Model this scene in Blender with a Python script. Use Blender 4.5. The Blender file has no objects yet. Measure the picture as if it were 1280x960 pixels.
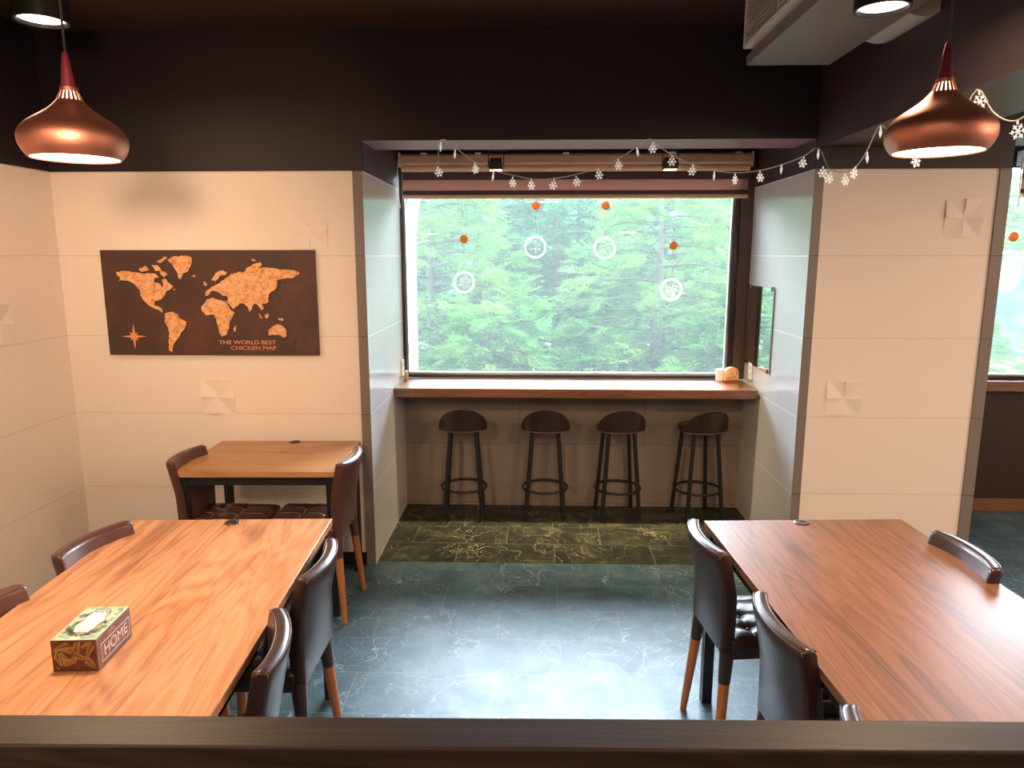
import bpy, bmesh, math, random
import numpy as np
from mathutils import Vector, Matrix
from mathutils.geometry import tessellate_polygon
random.seed(7)
S = bpy.context.scene
COL = S.collection
R = math.radians

# ------------------------------------------------------------------ camera
CAMZ = 1.76; PITCH = R(10.2); YAW = R(1.8); FPX = 890.0
cd = bpy.data.cameras.new('camera'); cam = bpy.data.objects.new('camera', cd); COL.objects.link(cam)
cam.location = (0, 0, CAMZ); cam.rotation_euler = (R(90) - PITCH, 0, YAW)
cd.sensor_width = 36; cd.lens = FPX / 1280 * 36; cd.clip_start = .05; cd.clip_end = 200
S.camera = cam

# ------------------------------------------------------------------ exposure
S.view_settings.view_transform = 'Standard'; S.view_settings.look = 'None'
S.view_settings.exposure = 0.40; S.view_settings.gamma = 1.0
S.view_settings.use_curve_mapping = False

# ------------------------------------------------------------------ sky (bright overcast)
W = bpy.data.worlds.new('sky'); S.world = W; W.use_nodes = True
wn = W.node_tree.nodes; wl = W.node_tree.links; wn.clear()
tc = wn.new('ShaderNodeTexCoord'); sp = wn.new('ShaderNodeSeparateXYZ'); rp = wn.new('ShaderNodeValToRGB')
bg = wn.new('ShaderNodeBackground'); wo = wn.new('ShaderNodeOutputWorld')
wl.new(tc.outputs['Generated'], sp.inputs[0]); wl.new(sp.outputs['Z'], rp.inputs[0])
e = rp.color_ramp.elements
e[0].position = 0.0; e[0].color = (.55, .58, .68, 1)
e[1].position = 1.0; e[1].color = (.66, .80, 1.0, 1)
x = e.new(.25); x.color = (.78, .87, 1.0, 1)
wl.new(rp.outputs[0], bg.inputs[0]); bg.inputs[1].default_value = 48.0; wl.new(bg.outputs[0], wo.inputs[0])

def area(name, loc, rot, size, power, color, sizey=None, shape='DISK', portal=False, spread=180):
    d = bpy.data.lights.new(name, 'AREA'); d.shape = shape; d.size = size
    if sizey: d.shape = 'RECTANGLE'; d.size_y = sizey
    d.energy = power; d.color = color; d.spread = R(spread)
    if portal: d.cycles.is_portal = True
    o = bpy.data.objects.new(name, d); COL.objects.link(o); o.location = loc; o.rotation_euler = rot
    return o
WARM = (1.0, .68, .42)
WARM2 = (1.0, .71, .50)
area('daylight_portal', (.22, 4.97, 1.6), (R(-90), 0, 0), 2.26, 1, (1, 1, 1), sizey=1.4, portal=True)
area('daylight_portal', (3.6, 4.97, 1.6), (R(-90), 0, 0), 2.2, 1, (1, 1, 1), sizey=1.4, portal=True)
# added fill lights out of view, for the room's general warm light
for lx, ly in ((-1.6, -.6), (.1, -.9), (2.6, -.6), (3.6, .6), (3.9, 2.6)):
    area('room_fill_light', (lx, ly, 2.55), (0, 0, 0), .5, 44 if lx < -1 else 27, WARM2)
area('dining_room_spotlight', (-.32, -.15, 2.04), Vector((1.58, -4.0, .10)).to_track_quat('Z', 'Y').to_euler(), .22, 3.2, WARM, spread=38)
# added fill lights out of view at right, to brighten the right pier
for lx, ly in ((2.75, 1.3), (4.2, 1.9)):
    d = bpy.data.lights.new('right_fill_light', 'POINT'); d.energy = 26; d.color = WARM2; d.shadow_soft_size = .12
    o = bpy.data.objects.new('right_fill_light', d); COL.objects.link(o); o.location = (lx, ly, 2.0)

# ------------------------------------------------------------------ pixel -> place (only to measure real planes)
def ray(px, py):
    u = (px - 640) / FPX; v = (480 - py) / FPX
    Y = math.cos(PITCH) + v * math.sin(PITCH); Z = -math.sin(PITCH) + v * math.cos(PITCH)
    return (u * math.cos(YAW) - Y * math.sin(YAW), u * math.sin(YAW) + Y * math.cos(YAW), Z)
def on_y(px, py, y):
    d = ray(px, py); t = y / d[1]; return Vector((d[0] * t, y, CAMZ + d[2] * t))
def on_x(px, py, xx):
    d = ray(px, py); t = xx / d[0]; return Vector((xx, d[1] * t, CAMZ + d[2] * t))
def on_z(px, py, z):
    d = ray(px, py); t = (z - CAMZ) / d[2]; return Vector((d[0] * t, d[1] * t, z))

# ------------------------------------------------------------------ materials
def mat(name, color=(.8, .8, .8), rough=.5, metal=0., spec=.5, emit=None, estr=0., coat=0., trans=0.):
    m = bpy.data.materials.new(name); m.use_nodes = True
    b = m.node_tree.nodes['Principled BSDF']
    b.inputs['Base Color'].default_value = (*color, 1); b.inputs['Roughness'].default_value = rough
    b.inputs['Metallic'].default_value = metal; b.inputs['Specular IOR Level'].default_value = spec
    b.inputs['Coat Weight'].default_value = coat; b.inputs['Coat Roughness'].default_value = .15
    b.inputs['Transmission Weight'].default_value = trans
    if emit: b.inputs['Emission Color'].default_value = (*emit, 1); b.inputs['Emission Strength'].default_value = estr
    return m
class NT:
    def __init__(s, m): s.m = m; s.n = m.node_tree.nodes; s.l = m.node_tree.links; s.b = s.n['Principled BSDF']
    def new(s, t, **kw):
        n = s.n.new('ShaderNode' + t)
        for k, v in kw.items():
            if k in n.inputs: n.inputs[k].default_value = v
            else: setattr(n, k, v)
        return n
    def link(s, a, b): s.l.new(a, b)
    def math(s, op, a, b=0.):
        n = s.n.new('ShaderNodeMath'); n.operation = op
        for i, q in enumerate((a, b)):
            if isinstance(q, (int, float)): n.inputs[i].default_value = q
            else: s.l.new(q, n.inputs[i])
        return n.outputs[0]
    def ramp(s, fac, stops, interp='LINEAR'):
        n = s.n.new('ShaderNodeValToRGB'); n.color_ramp.interpolation = interp
        el = n.color_ramp.elements
        while len(el) < len(stops): el.new(.5)
        for q, (p, c) in zip(el, stops): q.position = p; q.color = (*c, 1) if len(c) == 3 else c
        s.l.new(fac, n.inputs[0]); return n.outputs[0]
    def mix(s, fac, a, b, mode='MIX'):
        n = s.n.new('ShaderNodeMix'); n.data_type = 'RGBA'; n.blend_type = mode
        for i, q in ((0, fac), (6, a), (7, b)):
            if isinstance(q, (int, float)): n.inputs[i].default_value = q
            elif isinstance(q, tuple): n.inputs[i].default_value = (*q, 1) if len(q) == 3 else q
            else: s.l.new(q, n.inputs[i])
        return n.outputs[2]
    def coords(s, scale=(1, 1, 1), kind='Object', loc=(0, 0, 0)):
        t = s.n.new('ShaderNodeTexCoord'); mp = s.n.new('ShaderNodeMapping'); mp.inputs['Scale'].default_value = scale
        mp.inputs['Location'].default_value = loc
        s.l.new(t.outputs[kind], mp.inputs[0]); return mp.outputs[0]
    def noise(s, vec, scale, detail=4., rough=.5, dist=0.):
        n = s.n.new('ShaderNodeTexNoise'); n.inputs['Scale'].default_value = scale; n.inputs['Detail'].default_value = detail
        n.inputs['Roughness'].default_value = rough; n.inputs['Distortion'].default_value = dist
        s.l.new(vec, n.inputs['Vector']); return n.outputs['Fac']
    def bump(s, h, strength=.3, dist=.01):
        n = s.n.new('ShaderNodeBump'); n.inputs['Strength'].default_value = strength; n.inputs['Distance'].default_value = dist
        s.l.new(h, n.inputs['Height']); s.l.new(n.outputs[0], s.b.inputs['Normal'])

def wood(name, dark, mid, light, grain='Y', rough=.35, knots=True, coat=0., fine=1., seed=0.):
    m = mat(name, mid, rough, coat=coat); t = NT(m)
    st = {'X': (.55, 7, 7), 'Y': (7, .55, 7), 'Z': (7, 7, .55)}[grain]
    st2 = {'X': (2.2, 60, 60), 'Y': (60, 2.2, 60), 'Z': (60, 60, 2.2)}[grain]
    v = t.coords(st, loc=(seed, seed * .7, seed * .3)); v2 = t.coords(st2, loc=(seed, 0, 0))
    n1 = t.noise(v, 1.0, 3, .5, 1.4)
    rings = t.math('FRACT', t.math('MULTIPLY', n1, 10.0))
    rings = t.math('ABSOLUTE', t.math('SUBTRACT', rings, .5))
    n2 = t.noise(v2, 1.6 * fine, 5, .65)
    f = t.math('ADD', t.math('MULTIPLY', rings, .46), t.math('ADD', t.math('MULTIPLY', n1, .42), t.math('MULTIPLY', n2, .42)))
    c = t.ramp(f, [(.24, dark), (.50, mid), (.80, light)])
    if knots:
        sk = {'X': (1.1, 3.2, 3), 'Y': (3.2, 1.1, 3), 'Z': (3, 3.2, 1.1)}[grain]
        vo = t.new('TexVoronoi', Scale=1.5); t.link(t.coords(sk, loc=(seed + .3, seed, 0)), vo.inputs['Vector'])
        k = t.math('ADD', vo.outputs['Distance'], t.math('MULTIPLY', t.math('SUBTRACT', n2, .5), .22))
        kf = t.ramp(k, [(.02, (1, 1, 1)), (.08, (.55, .55, .55)), (.24, (0, 0, 0))])
        c = t.mix(t.math('MULTIPLY', kf, .75), c, tuple(q * .55 for q in dark))
    sv = {'X': (.5, 17, 17), 'Y': (17, .5, 17), 'Z': (17, 17, .5)}[grain]
    sk_ = t.noise(t.coords(sv, loc=(seed * 1.7, seed, 4)), 1., 4, .6, .8)
    c = t.mix(t.ramp(sk_, [(.54, (0, 0, 0)), (.70, (.72, .72, .72))]), c, tuple(q * .8 for q in dark))
    t.link(c, t.b.inputs['Base Color']); t.bump(n2, .08, .002)
    return m

def leather(name, col, rough=.32):
    m = mat(name, col, rough, coat=.15); t = NT(m)
    v = t.coords((1, 1, 1)); n = t.noise(v, 140, 3, .6); n2 = t.noise(v, 7, 4, .6)
    c = t.mix(n2, tuple(q * .65 for q in col), tuple(min(1, q * 1.45) for q in col))
    t.link(c, t.b.inputs['Base Color']); t.bump(n, .18, .002)
    return m

def panel_mat(name, col, line, axis_vertical=None, rough=.4, varied=.06, lw=.004, vjoint=None):
    """wall tiles .435 m tall; joint lines at fixed heights"""
    m = mat(name, col, rough); t = NT(m)
    g = t.new('NewGeometry'); s = t.new('SeparateXYZ'); t.link(g.outputs['Position'], s.inputs[0])
    zf = t.math('DIVIDE', t.math('SUBTRACT', s.outputs['Z'], .0205), .435)
    fr = t.math('FRACT', zf)
    d = t.math('MINIMUM', fr, t.math('SUBTRACT', 1., fr))
    l1 = t.math('LESS_THAN', d, lw / .435)
    n = t.noise(g.outputs['Position'], 3.2, 5, .6)
    n2 = t.noise(g.outputs['Position'], 16., 5, .7)
    f = t.math('ADD', t.math('MULTIPLY', n, .6), t.math('MULTIPLY', n2, .4))
    c = t.mix(f, tuple(q * (1 - varied) for q in col), tuple(min(1, q * (1 + varied)) for q in col))
    if vjoint:
        w, off = vjoint
        row = t.math('MULTIPLY', t.math('FLOOR', zf), off)
        fx = t.math('FRACT', t.math('ADD', t.math('DIVIDE', t.math('ADD', s.outputs['X'], 5.), w), row))
        dx = t.math('MINIMUM', fx, t.math('SUBTRACT', 1., fx))
        l2 = t.math('LESS_THAN', dx, lw * .8 / w)
        l1 = t.math('MAXIMUM', l1, l2)
    c = t.mix(l1, c, line)
    t.link(c, t.b.inputs['Base Color'])
    t.bump(t.math('MULTIPLY', l1, -1.), .35, .003)
    return m

M = {}
M['panel'] = panel_mat('cream_wall_tile', (.82, .715, .635), (.66, .56, .48), rough=.42, varied=.045, lw=.0022)
M['greytile'] = panel_mat('taupe_tile_daylit', (.60, .59, .58), (.80, .80, .78), rough=.20, varied=.08, lw=.003); M['greytile'].node_tree.nodes['Principled BSDF'].inputs['Specular IOR Level'].default_value = .8  # reveal copy of the taupe tile, daylight brightness put into its colour
M['strip'] = panel_mat('taupe_tile_dim', (.20, .165, .145), (.07, .055, .05), rough=.4, varied=.08, lw=.002)  # same tile on the pier fronts, its dimmer lighting put into the colour
M['nichewall'] = panel_mat('brown_grey_tile', (.27, .215, .18), (.13, .10, .085), rough=.4, varied=.14, lw=.002, vjoint=(.87, .37))
M['plum'] = mat('dark_plum_paint', (.013, .0066, .0120), .55)
M['plum_lit'] = mat('lit_plum_paint', (.042, .024, .032), .5)  # lighter copy of the dark plum, lamp light put into the colour
M['ceil'] = mat('dark_brown_ceiling_paint', (.045, .022, .018), .6)
M['soffit'] = mat('mauve_lit_soffit', (.26, .115, .125), .45)  # light reaching the underside from below is put into this paler mauve
M['black'] = mat('black_paint', (.008, .007, .008), .5)
M['darkwall'] = mat('dark_brown_wall', (.035, .016, .011), .5)
M['blackmetal'] = mat('black_powder_coated_metal', (.012, .012, .014), .38, spec=.5)
M['frame'] = mat('dark_bronze_frame', (.018, .013, .012), .35)
M['post'] = mat('brown_window_post', (.07, .04, .03), .4)
M['white'] = mat('white_plastic', (.82, .82, .80), .35)
M['beadgrey'] = mat('grey_glazing_bead', (.30, .30, .30), .4)
M['whitepaint'] = mat('white_painted_steel', (.085, .090, .110), .6, spec=.05)
M['table'] = wood('oak_laminate', (.19, .078, .033), (.45, .205, .098), (.60, .31, .165), 'Y', .36, seed=.0)
M['table2'] = wood('walnut_laminate', (.070, .030, .014), (.165, .068, .031), (.23, .10, .048), 'Y', .40, seed=2.3)
M['table2'].node_tree.nodes['Principled BSDF'].inputs['Specular IOR Level'].default_value = .32
M['table3'] = wood('oak_laminate_crosswise', (.26, .11, .045), (.45, .22, .095), (.56, .30, .14), 'X', .36, seed=5.1)
M['edge'] = wood('table_edge_band', (.22, .10, .04), (.36, .17, .07), (.44, .23, .10), 'Y', .4, knots=False)
M['bar'] = wood('stained_counter_wood', (.10, .034, .017), (.19, .070, .034), (.27, .11, .055), 'X', .30, knots=False, seed=1.1, coat=1.)
M['rail'] = wood('dark_stained_rail', (.009, .0052, .004), (.023, .013, .0095), (.042, .024, .017), 'X', .5, knots=True, seed=3.7); M['rail'].node_tree.nodes['Principled BSDF'].inputs['Specular IOR Level'].default_value = .22
M['legwood'] = wood('orange_leg_wood', (.26, .085, .025), (.40, .15, .045), (.50, .21, .07), 'Z', .35, knots=False)
M['baseboard'] = wood('baseboard_wood', (.12, .05, .025), (.2, .085, .04), (.26, .12, .06), 'X', .4, knots=False)
M['leather'] = leather('dark_brown_leather', (.034, .017, .016), .32)
M['leather2'] = leather('reddish_brown_leather', (.075, .027, .019), .33)
M['piping'] = mat('brown_piping', (.07, .034, .026), .35)
M['seam'] = mat('pale_seam_thread', (.34, .30, .28), .5)
M['vinyl'] = leather('black_brown_vinyl', (.030, .014, .012), .30)
M['copper'] = mat('satin_copper', (.60, .25, .18), .46, metal=1.)
M['redcone'] = mat('dark_red_stem', (.11, .007, .016), .45)
M['lampglow'] = mat('lamp_diffuser', (1, .95, .85), .5, emit=(1, .86, .62), estr=9.)
M['candisc'] = mat('can_lamp_disc', (1, .95, .85), .5, emit=(1, .88, .66), estr=4.)
M['lampinner'] = mat('lamp_inner_white', (.9, .8, .7), .5, emit=(1, .80, .55), estr=3.5)
M['steel'] = mat('galvanised_steel', (.25, .215, .215), .42, metal=.2)
M['vent'] = mat('white_louver', (.74, .72, .70), .45)
M['scroll'] = mat('pale_fan_housing', (.62, .60, .56), .4)
M['cord'] = mat('black_cord', (.02, .015, .015), .5)
M['flake'] = mat('clear_white_plastic', (.86, .86, .84), .25, spec=.6)
M['bulb'] = mat('lit_snowflake_plastic', (.86, .86, .84), .25, emit=(1, .95, .9), estr=.32)
M['wire'] = mat('pale_wire', (.72, .69, .66), .35)
def translucent(m, f):
    n = m.node_tree.nodes; l = m.node_tree.links; b = n['Principled BSDF']; tl = n.new('ShaderNodeBsdfTranslucent'); mx = n.new('ShaderNodeMixShader')
    if b.inputs['Base Color'].is_linked: l.new(b.inputs['Base Color'].links[0].from_socket, tl.inputs[0])
    else: tl.inputs[0].default_value = b.inputs['Base Color'].default_value
    mx.inputs[0].default_value = f; l.new(b.outputs[0], mx.inputs[1]); l.new(tl.outputs[0], mx.inputs[2]); l.new(mx.outputs[0], n['Material Output'].inputs[0])
translucent(M['flake'], .7)
M['bead'] = mat('orange_wood_bead', (.60, .25, .07), .45)
M['grom'] = mat('dark_grommet', (.035, .022, .014), .35)
M['wallplate'] = mat('wall_plate_cream', (.80, .78, .72), .35)
M['slot'] = mat('socket_slot', (.12, .12, .12), .5)
M['brass'] = mat('aged_brass', (.45, .33, .14), .35, metal=.8)
M['mirror'] = mat('mirror_silver', (.86, .90, .89), .02, metal=1.)
M['clip'] = mat('chrome_clip', (.25, .25, .27), .25, metal=1.)
M['bark'] = mat('grey_brown_bark', (.030, .027, .020), .9, spec=.03)

def mk_floor(name, r0, r1, spec, stops, vein):
    m = mat(name, (.03, .05, .045), .2); t = NT(m)
    v = t.coords((1, 1, 1), loc=(.165, -3.891 + 14 * .28, 0))
    br = t.new('TexBrick', offset=.5, offset_frequency=2); t.link(v, br.inputs['Vector'])
    br.inputs['Scale'].default_value = 1.; br.inputs['Brick Width'].default_value = .585; br.inputs['Row Height'].default_value = .28
    br.inputs['Mortar Size'].default_value = .0011; br.inputs['Mortar Smooth'].default_value = 0.; br.inputs['Bias'].default_value = 0.
    br.inputs['Color1'].default_value = (0, 0, 0, 1); br.inputs['Color2'].default_value = (1, 1, 1, 1); br.inputs['Mortar'].default_value = (.5, .5, .5, 1)
    off = t.new('VectorMath', operation='SCALE'); t.link(br.outputs['Color'], off.inputs[0]); off.inputs['Scale'].default_value = 9.
    add = t.new('VectorMath', operation='ADD'); t.link(v, add.inputs[0]); t.link(off.outputs[0], add.inputs[1])
    # warp
    nw = t.new('TexNoise', Scale=3.2, Detail=5.); t.link(add.outputs[0], nw.inputs['Vector'])
    sc = t.new('VectorMath', operation='SCALE'); t.link(nw.outputs['Color'], sc.inputs[0]); sc.inputs['Scale'].default_value = .55
    ad2 = t.new('VectorMath', operation='ADD'); t.link(add.outputs[0], ad2.inputs[0]); t.link(sc.outputs[0], ad2.inputs[1])
    def veins(scale, w):
        vo = t.new('TexVoronoi', feature='DISTANCE_TO_EDGE', Scale=scale); t.link(ad2.outputs[0], vo.inputs['Vector'])
        return t.ramp(vo.outputs['Distance'], [(0, (1, 1, 1)), (w, (0, 0, 0))])
    msk = t.ramp(t.noise(add.outputs[0], 2.6, 3, .6), [(.40, (0, 0, 0)), (.62, (1, 1, 1))])
    ve = t.math('MULTIPLY', t.math('MAXIMUM', t.math('MULTIPLY', veins(2.3, .008), .75), t.math('MULTIPLY', veins(7.5, .016), .45)), t.math('ADD', t.math('MULTIPLY', msk, .85), .12))
    n = t.noise(ad2.outputs[0], 5., 8, .7)
    base = t.ramp(n, stops)
    c = t.mix(ve, base, vein)
    c = t.mix(t.math('MULTIPLY', br.outputs['Fac'], .7), c, (.30, .32, .29))
    t.link(c, t.b.inputs['Base Color'])
    rr = t.ramp(t.noise(v, 6., 6, .7), [(.3, (r0,) * 3), (.7, (r1,) * 3)])
    t.link(rr, t.b.inputs['Roughness']); t.b.inputs['Specular IOR Level'].default_value = spec
    t.bump(n, .06, .004)
    return m
M['floor'] = mk_floor('polished_marble_blue_sheen', .36, .46, .37, [(.3, (.020, .044, .055)), (.52, (.052, .100, .122)), (.75, (.125, .185, .20))], (.55, .64, .60)); M['floor2'] = mk_floor('honed_marble_olive_lit', .42, .55, .3, [(.36, (.012, .014, .011)), (.54, (.030, .032, .022)), (.72, (.15, .135, .065))], (.50, .46, .24))  # blue sky sheen and the niche's olive lamp glow put into the colours

def mk_blind():
    m = mat('zebra_blind_fabric', (.4, .25, .2), .75); t = NT(m)
    g = t.new('NewGeometry'); s = t.new('SeparateXYZ'); t.link(g.outputs['Position'], s.inputs[0])
    z = t.math('DIVIDE', t.math('SUBTRACT', s.outputs['Z'], 2.13), .26)
    c = t.ramp(z, [(0, (.60, .38, .24)), (.10, (.12, .07, .07)), (.20, (.58, .36, .31)), (.46, (.14, .085, .085)), (.66, (.55, .34, .27)), (.80, (.20, .12, .10))], 'CONSTANT')
    n = t.noise(t.coords((3, 300, 300)), 1., 2)
    t.link(t.mix(t.math('MULTIPLY', n, .25), c, (.05, .03, .03)), t.b.inputs['Base Color'])
    return m
M['blind'] = mk_blind()
translucent(M['blind'], .34); translucent(M['bead'], .5)
M['blindbar'] = mat('tan_blind_rail', (.85, .60, .40), .35)

def mk_glass():
    m = bpy.data.materials.new('hazy_window_glass'); m.use_nodes = True
    n = m.node_tree.nodes; l = m.node_tree.links; n.clear()
    o = n.new('ShaderNodeOutputMaterial'); tr = n.new('ShaderNodeBsdfTransparent'); tr.inputs[0].default_value = (.95, .97, .96, 1)
    veil = n.new('ShaderNodeBsdfTranslucent'); veil.inputs[0].default_value = (.86, 1., .98, 1)  # pale veil of overexposure and reflections, imitated by translucency
    gl = n.new('ShaderNodeBsdfGlossy'); gl.inputs['Roughness'].default_value = .01
    fr = n.new('ShaderNodeFresnel'); fr.inputs[0].default_value = 1.45
    m1 = n.new('ShaderNodeMixShader'); m1.inputs[0].default_value = .019
    m2 = n.new('ShaderNodeMixShader')
    l.new(tr.outputs[0], m1.inputs[1]); l.new(veil.outputs[0], m1.inputs[2])
    l.new(fr.outputs[0], m2.inputs[0]); l.new(m1.outputs[0], m2.inputs[1]); l.new(gl.outputs[0], m2.inputs[2])
    l.new(m2.outputs[0], o.inputs[0]); return m
M['glass'] = mk_glass()

def mk_leaf(name, c1, c2):
    m = mat(name, c1, .7, spec=.04); t = NT(m)
    g = t.new('NewGeometry')
    n = t.noise(g.outputs['Position'], 1.3, 3, .6)
    c = t.mix(t.ramp(n, [(.35, (0, 0, 0)), (.65, (1, 1, 1))]), c1, c2)
    t.link(c, t.b.inputs['Base Color'])
    tl = t.n.new('ShaderNodeBsdfTranslucent'); t.link(c, tl.inputs[0])
    mx = t.n.new('ShaderNodeMixShader'); mx.inputs[0].default_value = .45
    out = t.n['Material Output']
    t.link(t.b.outputs[0], mx.inputs[1]); t.link(tl.outputs[0], mx.inputs[2]); t.link(mx.outputs[0], out.inputs[0])
    return m
M['leaf'] = mk_leaf('feathery_leaf', (.018, .062, .010), (.055, .108, .016))
M['leafdark'] = mk_leaf('bluish_leaf', (.012, .042, .020), (.024, .062, .022))

# ------------------------------------------------------------------ mesh building
class MB:
    def __init__(s): s.v = []; s.f = []; s.mi = []; s.cur = 0
    def add(s, vs, fs):
        b = len(s.v); s.v += [tuple(q) for q in vs]
        s.f += [tuple(b + i for i in f) for f in fs]; s.mi += [s.cur] * len(fs); return s
    def box(s, x0, x1, y0, y1, z0, z1, m=None):
        vs = [Vector(p) for p in ((x0, y0, z0), (x1, y0, z0), (x1, y1, z0), (x0, y1, z0), (x0, y0, z1), (x1, y0, z1), (x1, y1, z1), (x0, y1, z1))]
        if m: vs = [m @ p for p in vs]
        return s.add(vs, [(0, 3, 2, 1), (4, 5, 6, 7), (0, 1, 5, 4), (1, 2, 6, 5), (2, 3, 7, 6), (3, 0, 4, 7)])
    def tube(s, pts, rad, n=10, cap=True, closed=False):
        pts = [Vector(p) for p in pts]; k = len(pts)
        if isinstance(rad, (int, float)): rad = [rad] * k
        vs = []; up = Vector((0, 0, 1)); prev = None
        for i, p in enumerate(pts):
            a = pts[(i - 1) % k] if (closed or i > 0) else p
            b = pts[(i + 1) % k] if (closed or i < k - 1) else p
            d = (b - a).normalized()
            if prev is None:
                r0 = up if abs(d.dot(up)) < .95 else Vector((1, 0, 0))
                sx = d.cross(r0).normalized()
            else:
                sx = (prev - d * prev.dot(d)).normalized()
            prev = sx; sy = d.cross(sx)
            for j in range(n):
                an = 2 * math.pi * j / n
                vs.append(p + (sx * math.cos(an) + sy * math.sin(an)) * rad[i])
        fs = []
        for i in range(k if closed else k - 1):
            i2 = (i + 1) % k
            for j in range(n): fs.append((i * n + j, i * n + (j + 1) % n, i2 * n + (j + 1) % n, i2 * n + j))
        if cap and not closed: fs += [tuple(reversed(range(n))), tuple((k - 1) * n + j for j in range(n))]
        return s.add(vs, fs)
    def lathe(s, prof, n=48, c=(0, 0, 0), capb=False, capt=False, axis='Z'):
        vs = []; fs = []
        for r, z in prof:
            for j in range(n):
                a = 2 * math.pi * j / n; p = (r * math.cos(a), r * math.sin(a), z)
                if axis == 'Y': p = (p[0], p[2], p[1])
                if axis == 'X': p = (p[2], p[0], p[1])
                vs.append((c[0] + p[0], c[1] + p[1], c[2] + p[2]))
        for i in range(len(prof) - 1):
            for j in range(n): fs.append((i * n + j, i * n + (j + 1) % n, (i + 1) * n + (j + 1) % n, (i + 1) * n + j))
        if capb: fs.append(tuple(reversed(range(n))))
        if capt: fs.append(tuple((len(prof) - 1) * n + j for j in range(n)))
        return s.add(vs, fs)
    def ball(s, c, r, sc=(1, 1, 1), n=16):
        prof = [(max(1e-4, math.cos(a)) , math.sin(a)) for a in [math.pi * (i / (n // 2) - .5) for i in range(n // 2 + 1)]]
        b = len(s.v); s.lathe(prof, n, capb=True, capt=True)
        for i in range(b, len(s.v)):
            q = s.v[i]; s.v[i] = (c[0] + q[0] * r * sc[0], c[1] + q[1] * r * sc[1], c[2] + q[2] * r * sc[2])
        return s
    def prism(s, poly, fn, d0, d1):
        """poly: 2-D outline; fn(u, v, d) -> 3-D point"""
        n = len(poly)
        vs = [fn(u, v, d0) for u, v in poly] + [fn(u, v, d1) for u, v in poly]
        return s.add(vs, [tuple(reversed(range(n))), tuple(range(n, 2 * n))] + [(i, (i + 1) % n, n + (i + 1) % n, n + i) for i in range(n)])
    def build(s, name, mats, parent=None, smooth=False, bevel=0., seg=2, auto=None, sub=0):
        me = bpy.data.meshes.new(name); me.from_pydata(s.v, [], s.f)
        for m in (mats if isinstance(mats, (list, tuple)) else [mats]): me.materials.append(m)
        for p, mi in zip(me.polygons, s.mi): p.material_index = mi
        bm = bmesh.new(); bm.from_mesh(me); bmesh.ops.recalc_face_normals(bm, faces=bm.faces); bm.to_mesh(me); bm.free()
        if smooth: me.polygons.foreach_set('use_smooth', [True] * len(me.polygons))
        o = bpy.data.objects.new(name, me); COL.objects.link(o)
        if parent: o.parent = parent
        if bevel:
            b = o.modifiers.new('bevel', 'BEVEL'); b.width = bevel; b.segments = seg; b.limit_method = 'ANGLE'; b.angle_limit = R(40)
        if sub:
            q = o.modifiers.new('sub', 'SUBSURF'); q.levels = q.render_levels = sub
        if smooth and auto:
            me.set_sharp_from_angle(angle=R(auto))
        return o
def tag(o, label=None, cat=None, group=None, kind=None):
    if label: o['label'] = label
    if cat: o['category'] = cat
    if group: o['group'] = group
    if kind: o['kind'] = kind
    return o
def empty(name, loc=(0, 0, 0), rz=0., label=None, cat=None, group=None, kind=None):
    o = bpy.data.objects.new(name, None); COL.objects.link(o); o.location = loc; o.rotation_euler = (0, 0, rz); o.empty_display_size = .05
    return tag(o, label, cat, group, kind)
def copy_tree(o, parent=None):
    c = o.copy(); COL.objects.link(c)
    if parent: c.parent = parent
    for ch in list(o.children): copy_tree(ch, c)
    return c
def struct(o, label, cat='wall'): return tag(o, label, cat, kind='structure')
def text(name, body, size, mtx, m, parent=None, ext=.001, sx=1.):
    c = bpy.data.curves.new(name, 'FONT'); c.body = body; c.size = size; c.extrude = ext; c.align_x = 'CENTER'; c.align_y = 'CENTER'
    c.materials.append(m); tmp = bpy.data.objects.new(name + '_curve', c); COL.objects.link(tmp)
    me = bpy.data.meshes.new_from_object(tmp.evaluated_get(bpy.context.evaluated_depsgraph_get())); bpy.data.objects.remove(tmp)
    o = bpy.data.objects.new(name, me); COL.objects.link(o)
    if parent: o.parent = parent
    o.matrix_local = mtx @ Matrix.Diagonal((sx, 1, 1, 1)); return o

def smooth_curve(pts, k=4):
    out = []
    for i in range(len(pts) - 1):
        p0 = pts[max(i - 1, 0)]; p1 = pts[i]; p2 = pts[i + 1]; p3 = pts[min(i + 2, len(pts) - 1)]
        for j in range(k):
            s = j / k
            out.append(.5 * ((2 * p1) + (p2 - p0) * s + (2 * p0 - 5 * p1 + 4 * p2 - p3) * s * s + (3 * p1 - p0 - 3 * p2 + p3) * s ** 3))
    out.append(pts[-1]); return out

# ------------------------------------------------------------------ the room
YF = 3.853          # front face of the piers
NB = 4.87           # back of the niche
ZC = 2.90           # ceiling
NL, NR = -.907, 1.437
struct(MB().box(-2.75, 6.2, -3.1, 5.05, -.12, 0).build('floor', M['floor']), 'glossy dark green marble tiled floor with pale veins', 'floor')
struct(MB().box(-.907, 1.437, 3.893, 4.87, -.004, .0012).build('floor_niche', M['floor2']), 'darker marble floor inside the window niche under the stools', 'floor')
struct(MB().box(-2.75, 6.2, -3.1, 5.05, ZC, ZC + .1).build('ceiling', M['ceil']), 'dark brown painted ceiling', 'ceiling')
wl_ = struct(MB().box(-2.75, -2.585, -3.1, YF + .3, 0, 2.2).build('wall_left', M['panel']), 'cream tiled side wall at far left')
struct(MB().box(-2.75, -2.583, -3.1, YF + .3, 2.2, ZC).build('trim_1', M['plum']), 'dark plum band above cream left side wall', 'wall band')
pierL = struct(MB().box(-2.6, -.960, YF, YF + .25, 0, 2.2).build('wall_back_left', M['panel']), 'cream tiled wall behind the small table carrying the map')
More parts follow.
